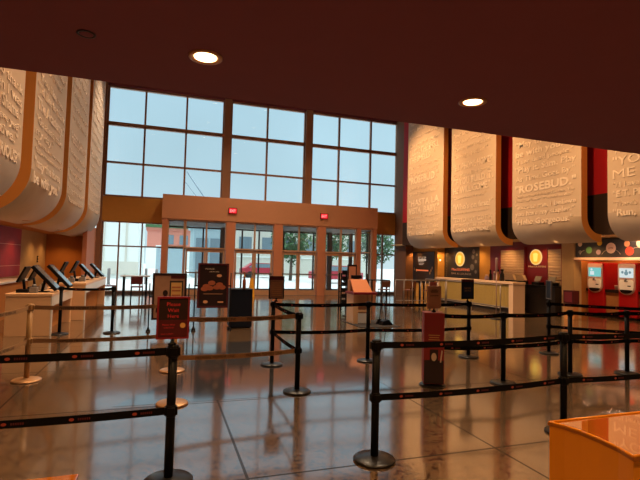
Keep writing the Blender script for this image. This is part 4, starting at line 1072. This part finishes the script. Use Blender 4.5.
r = thing('utility_cabinet', (.55, 40, -.05), 'blue grey street cabinet standing outside the left windows', 'cabinet')
B(-.55, 1.6, 40, 41, .1, 2.6, bev=.03).build('cabinet_body', M['bluegrey'], r); B(-.5, 1.55, 40.05, 40.95, -.05, .1).build('plinth', M['concrete'], r); B(-.6, 1.65, 39.95, 41.05, 2.6, 2.7).build('cap', M['bld_white'], r)
building('glass_pavilion', 2.6, 5.6, 44, 50, 4.6, 'bluegrey', 'blue grey pavilion outside the left pair of doors', [(2.8, 3.9, .6, 3.6, 'bld_win'), (4.1, 5.4, .6, 3.6, 'bld_win')])
for i, (x, y, l) in enumerate(((-3.1, 31, 'grey bollard outside the leftmost lower pane'), (-1.0, 32, 'grey bollard outside the second lower pane from the left'), (-.35, 31, 'grey bollard outside beside the left table'), (2.0, 30, 'grey bollard outside the first pair of doors'))):
    r = thing('bollard', (x, y, -.05), l, 'bollard', 'bollards on the pavement outside')
    m = MB(); m.lathe([(.09, 0), (.09, .95), (.07, 1.0), (.0, 1.02)], (x, y, -.05), 14); m.build('bollard_post', M['greyplastic'], r)
    m = MB(); m.lathe([(.13, 0), (.13, .04), (.095, .05)], (x, y, -.05), 14); m.build('collar', M['greyplastic'], r)
def tree(x, y, h, rad, label, seed):
    rr = random.Random(seed)
    r = thing('street_tree', (x, y, -.05), label, 'tree', 'street trees outside the doors')
    m = MB(); m.cyl((x, y, -.05), (x+.1, y, h*.5), .16, .1, 10)
    for k in range(5):
        a = rr.uniform(0, 2*PI); m.cyl((x+.1, y, h*(.35+.05*k)), (x+.1+rad*.6*math.cos(a), y+rad*.6*math.sin(a), h*(.6+.05*k)), .06, .02, 6)
    m.build('trunk', M['bark'], r)
    m = MB()
    for k in range(1500):
        u = rr.gauss(0, 1), rr.gauss(0, 1), rr.gauss(0, 1); n_ = math.sqrt(sum(c*c for c in u)) or 1; q = rr.uniform(.35, 1)**.6
        lump = 1+.22*math.sin(5*u[0]/n_+seed)*math.cos(4*u[1]/n_)
        c = Vector((x+u[0]/n_*rad*q*lump, y+u[1]/n_*rad*q*lump, h*.64+u[2]/n_*h*.37*q*lump))
        a = Vector((rr.uniform(-1, 1), rr.uniform(-1, 1), rr.uniform(-1, 1))).normalized(); b = a.orthogonal().normalized(); s = rr.uniform(.12, .26)
        m.face([c-a*s, c-b*s*.5, c+a*s, c+b*s*.5])
    m.build('foliage', M['leaf'], r)
tree(10.8, 40, 5.8, 1.7, 'leafy tree outside the middle pair of doors', 1)
tree(16.4, 45, 6.6, 2.0, 'leafy tree outside the right pair of doors', 2)
tree(18.6, 39, 5.6, 1.7, 'leafy tree outside the right sidelight', 3)
tree(19.6, 34, 4.4, 1.3, 'small leafy tree outside the right lower window', 4)
def car(x, y, label):
    r = thing('parked_car', (x, y, -.05), label, 'car', 'red cars parked outside')
    m = MB(); m.prism([(x-2.1, y-.85, .3), (x+2.1, y-.85, .3), (x+2.1, y-.85, .85), (x+1.3, y-.85, .95), (x+.8, y-.85, 1.4), (x-1.0, y-.85, 1.42), (x-1.7, y-.85, .95), (x-2.1, y-.85, .85)], (0, 1.7, 0)); m.build('body', M['carred'], r)
    m = MB(); m.prism([(x+1.1, y-.87, .97), (x+.75, y-.87, 1.33), (x-.95, y-.87, 1.35), (x-1.45, y-.87, .97)], (0, .02, 0)); m.build('side_window', M['bld_win'], r)
    for dx in (-1.3, 1.3):
        for dy in (-.8, .8):
            m = MB(); m.cyl((x+dx, y+dy-.1, .27), (x+dx, y+dy+.1, .27), .32, None, 18); m.build('wheel', M['tyre'], r)
car(13.6, 36, 'red car parked outside the right pair of doors')
car(9.4, 46, 'red car parked outside the middle pair of doors')
# construction crane seen through the high windows, far away
r = thing('crane', (24.8, 150, -.05), 'thin grey crane boom far away behind the upper left windows', 'crane')
m = MB(); m.tube([(6.04, 150, 29.0), (24.8, 150, 3.0)], .22, 6); m.tube([(6.04-.6, 150, 29.0-3), (24.8-.8, 150, 3.0)], .12, 6); m.build('boom', M['bld_win'], r)
B(24.8-4, 24.8+3, 148.5, 151.5, .9, 3.2).build('carrier', M['ballgold'], r)
for dx in (-3, -.5, 2):
    m = MB(); m.cyl((24.8+dx, 148.4, .6), (24.8+dx, 151.6, .6), .65, None, 16); m.build('wheel', M['tyre'], r)

# ------------------------------------------------------------------ sky
w = bpy.data.worlds.new('overcast_sky'); sc.world = w; w.use_nodes = True
t = w.node_tree; t.nodes.clear(); N = t.nodes; L = t.links
out = N.new('ShaderNodeOutputWorld'); bg = N.new('ShaderNodeBackground'); L.new(bg.outputs[0], out.inputs[0])
tc = N.new('ShaderNodeTexCoord'); xyz = N.new('ShaderNodeSeparateXYZ'); L.new(tc.outputs['Generated'], xyz.inputs[0])
rp = N.new('ShaderNodeValToRGB'); e = rp.color_ramp.elements
e[0].position = 0.0; e[0].color = (.66, .83, .90, 1); e[1].position = 1.0; e[1].color = (.95, .97, 1, 1)
a = e.new(.18); a.color = (.53, .75, .85, 1); a = e.new(.45); a.color = (.46, .70, .83, 1)
L.new(xyz.outputs['Z'], rp.inputs[0])
no = N.new('ShaderNodeTexNoise'); no.inputs['Scale'].default_value = 2.2; no.inputs['Detail'].default_value = 4; L.new(tc.outputs['Generated'], no.inputs['Vector'])
mr = N.new('ShaderNodeMapRange'); mr.inputs['From Min'].default_value = .3; mr.inputs['From Max'].default_value = .7; mr.inputs['To Min'].default_value = .9; mr.inputs['To Max'].default_value = 1.1
L.new(no.outputs['Fac'], mr.inputs['Value'])
st = N.new('ShaderNodeMapRange'); st.inputs['From Min'].default_value = .45; st.inputs['From Max'].default_value = 1.0; st.inputs['To Min'].default_value = 1.0; st.inputs['To Max'].default_value = 6.0
L.new(xyz.outputs['Z'], st.inputs['Value'])
mu = N.new('ShaderNodeMath'); mu.operation = 'MULTIPLY'; L.new(mr.outputs[0], mu.inputs[0]); L.new(st.outputs[0], mu.inputs[1])
L.new(rp.outputs[0], bg.inputs[0]); L.new(mu.outputs[0], bg.inputs[1])

# ------------------------------------------------------------------ camera
yaw, pitch, roll = math.radians(18.65), math.radians(2.75), math.radians(1.465)
f = Vector((math.sin(yaw)*math.cos(pitch), math.cos(yaw)*math.cos(pitch), math.sin(pitch)))
rt = Vector((math.cos(yaw), -math.sin(yaw), 0)); up = rt.cross(f)
r2 = rt*math.cos(roll)+up*math.sin(roll); u2 = -rt*math.sin(roll)+up*math.cos(roll)
cam = bpy.data.cameras.new('camera'); co = bpy.data.objects.new('camera', cam); C.objects.link(co)
cam.sensor_width = 36; cam.lens = 463/640*36; cam.clip_end = 500; cam.clip_start = .05
co.matrix_world = Matrix(((r2.x, u2.x, -f.x, 0), (r2.y, u2.y, -f.y, 0), (r2.z, u2.z, -f.z, 1.647), (0, 0, 0, 1)))
sc.camera = co
vs = sc.view_settings; vs.view_transform = 'Standard'; vs.look = 'None'; vs.gamma = 1; vs.use_curve_mapping = False; vs.exposure = 0.0
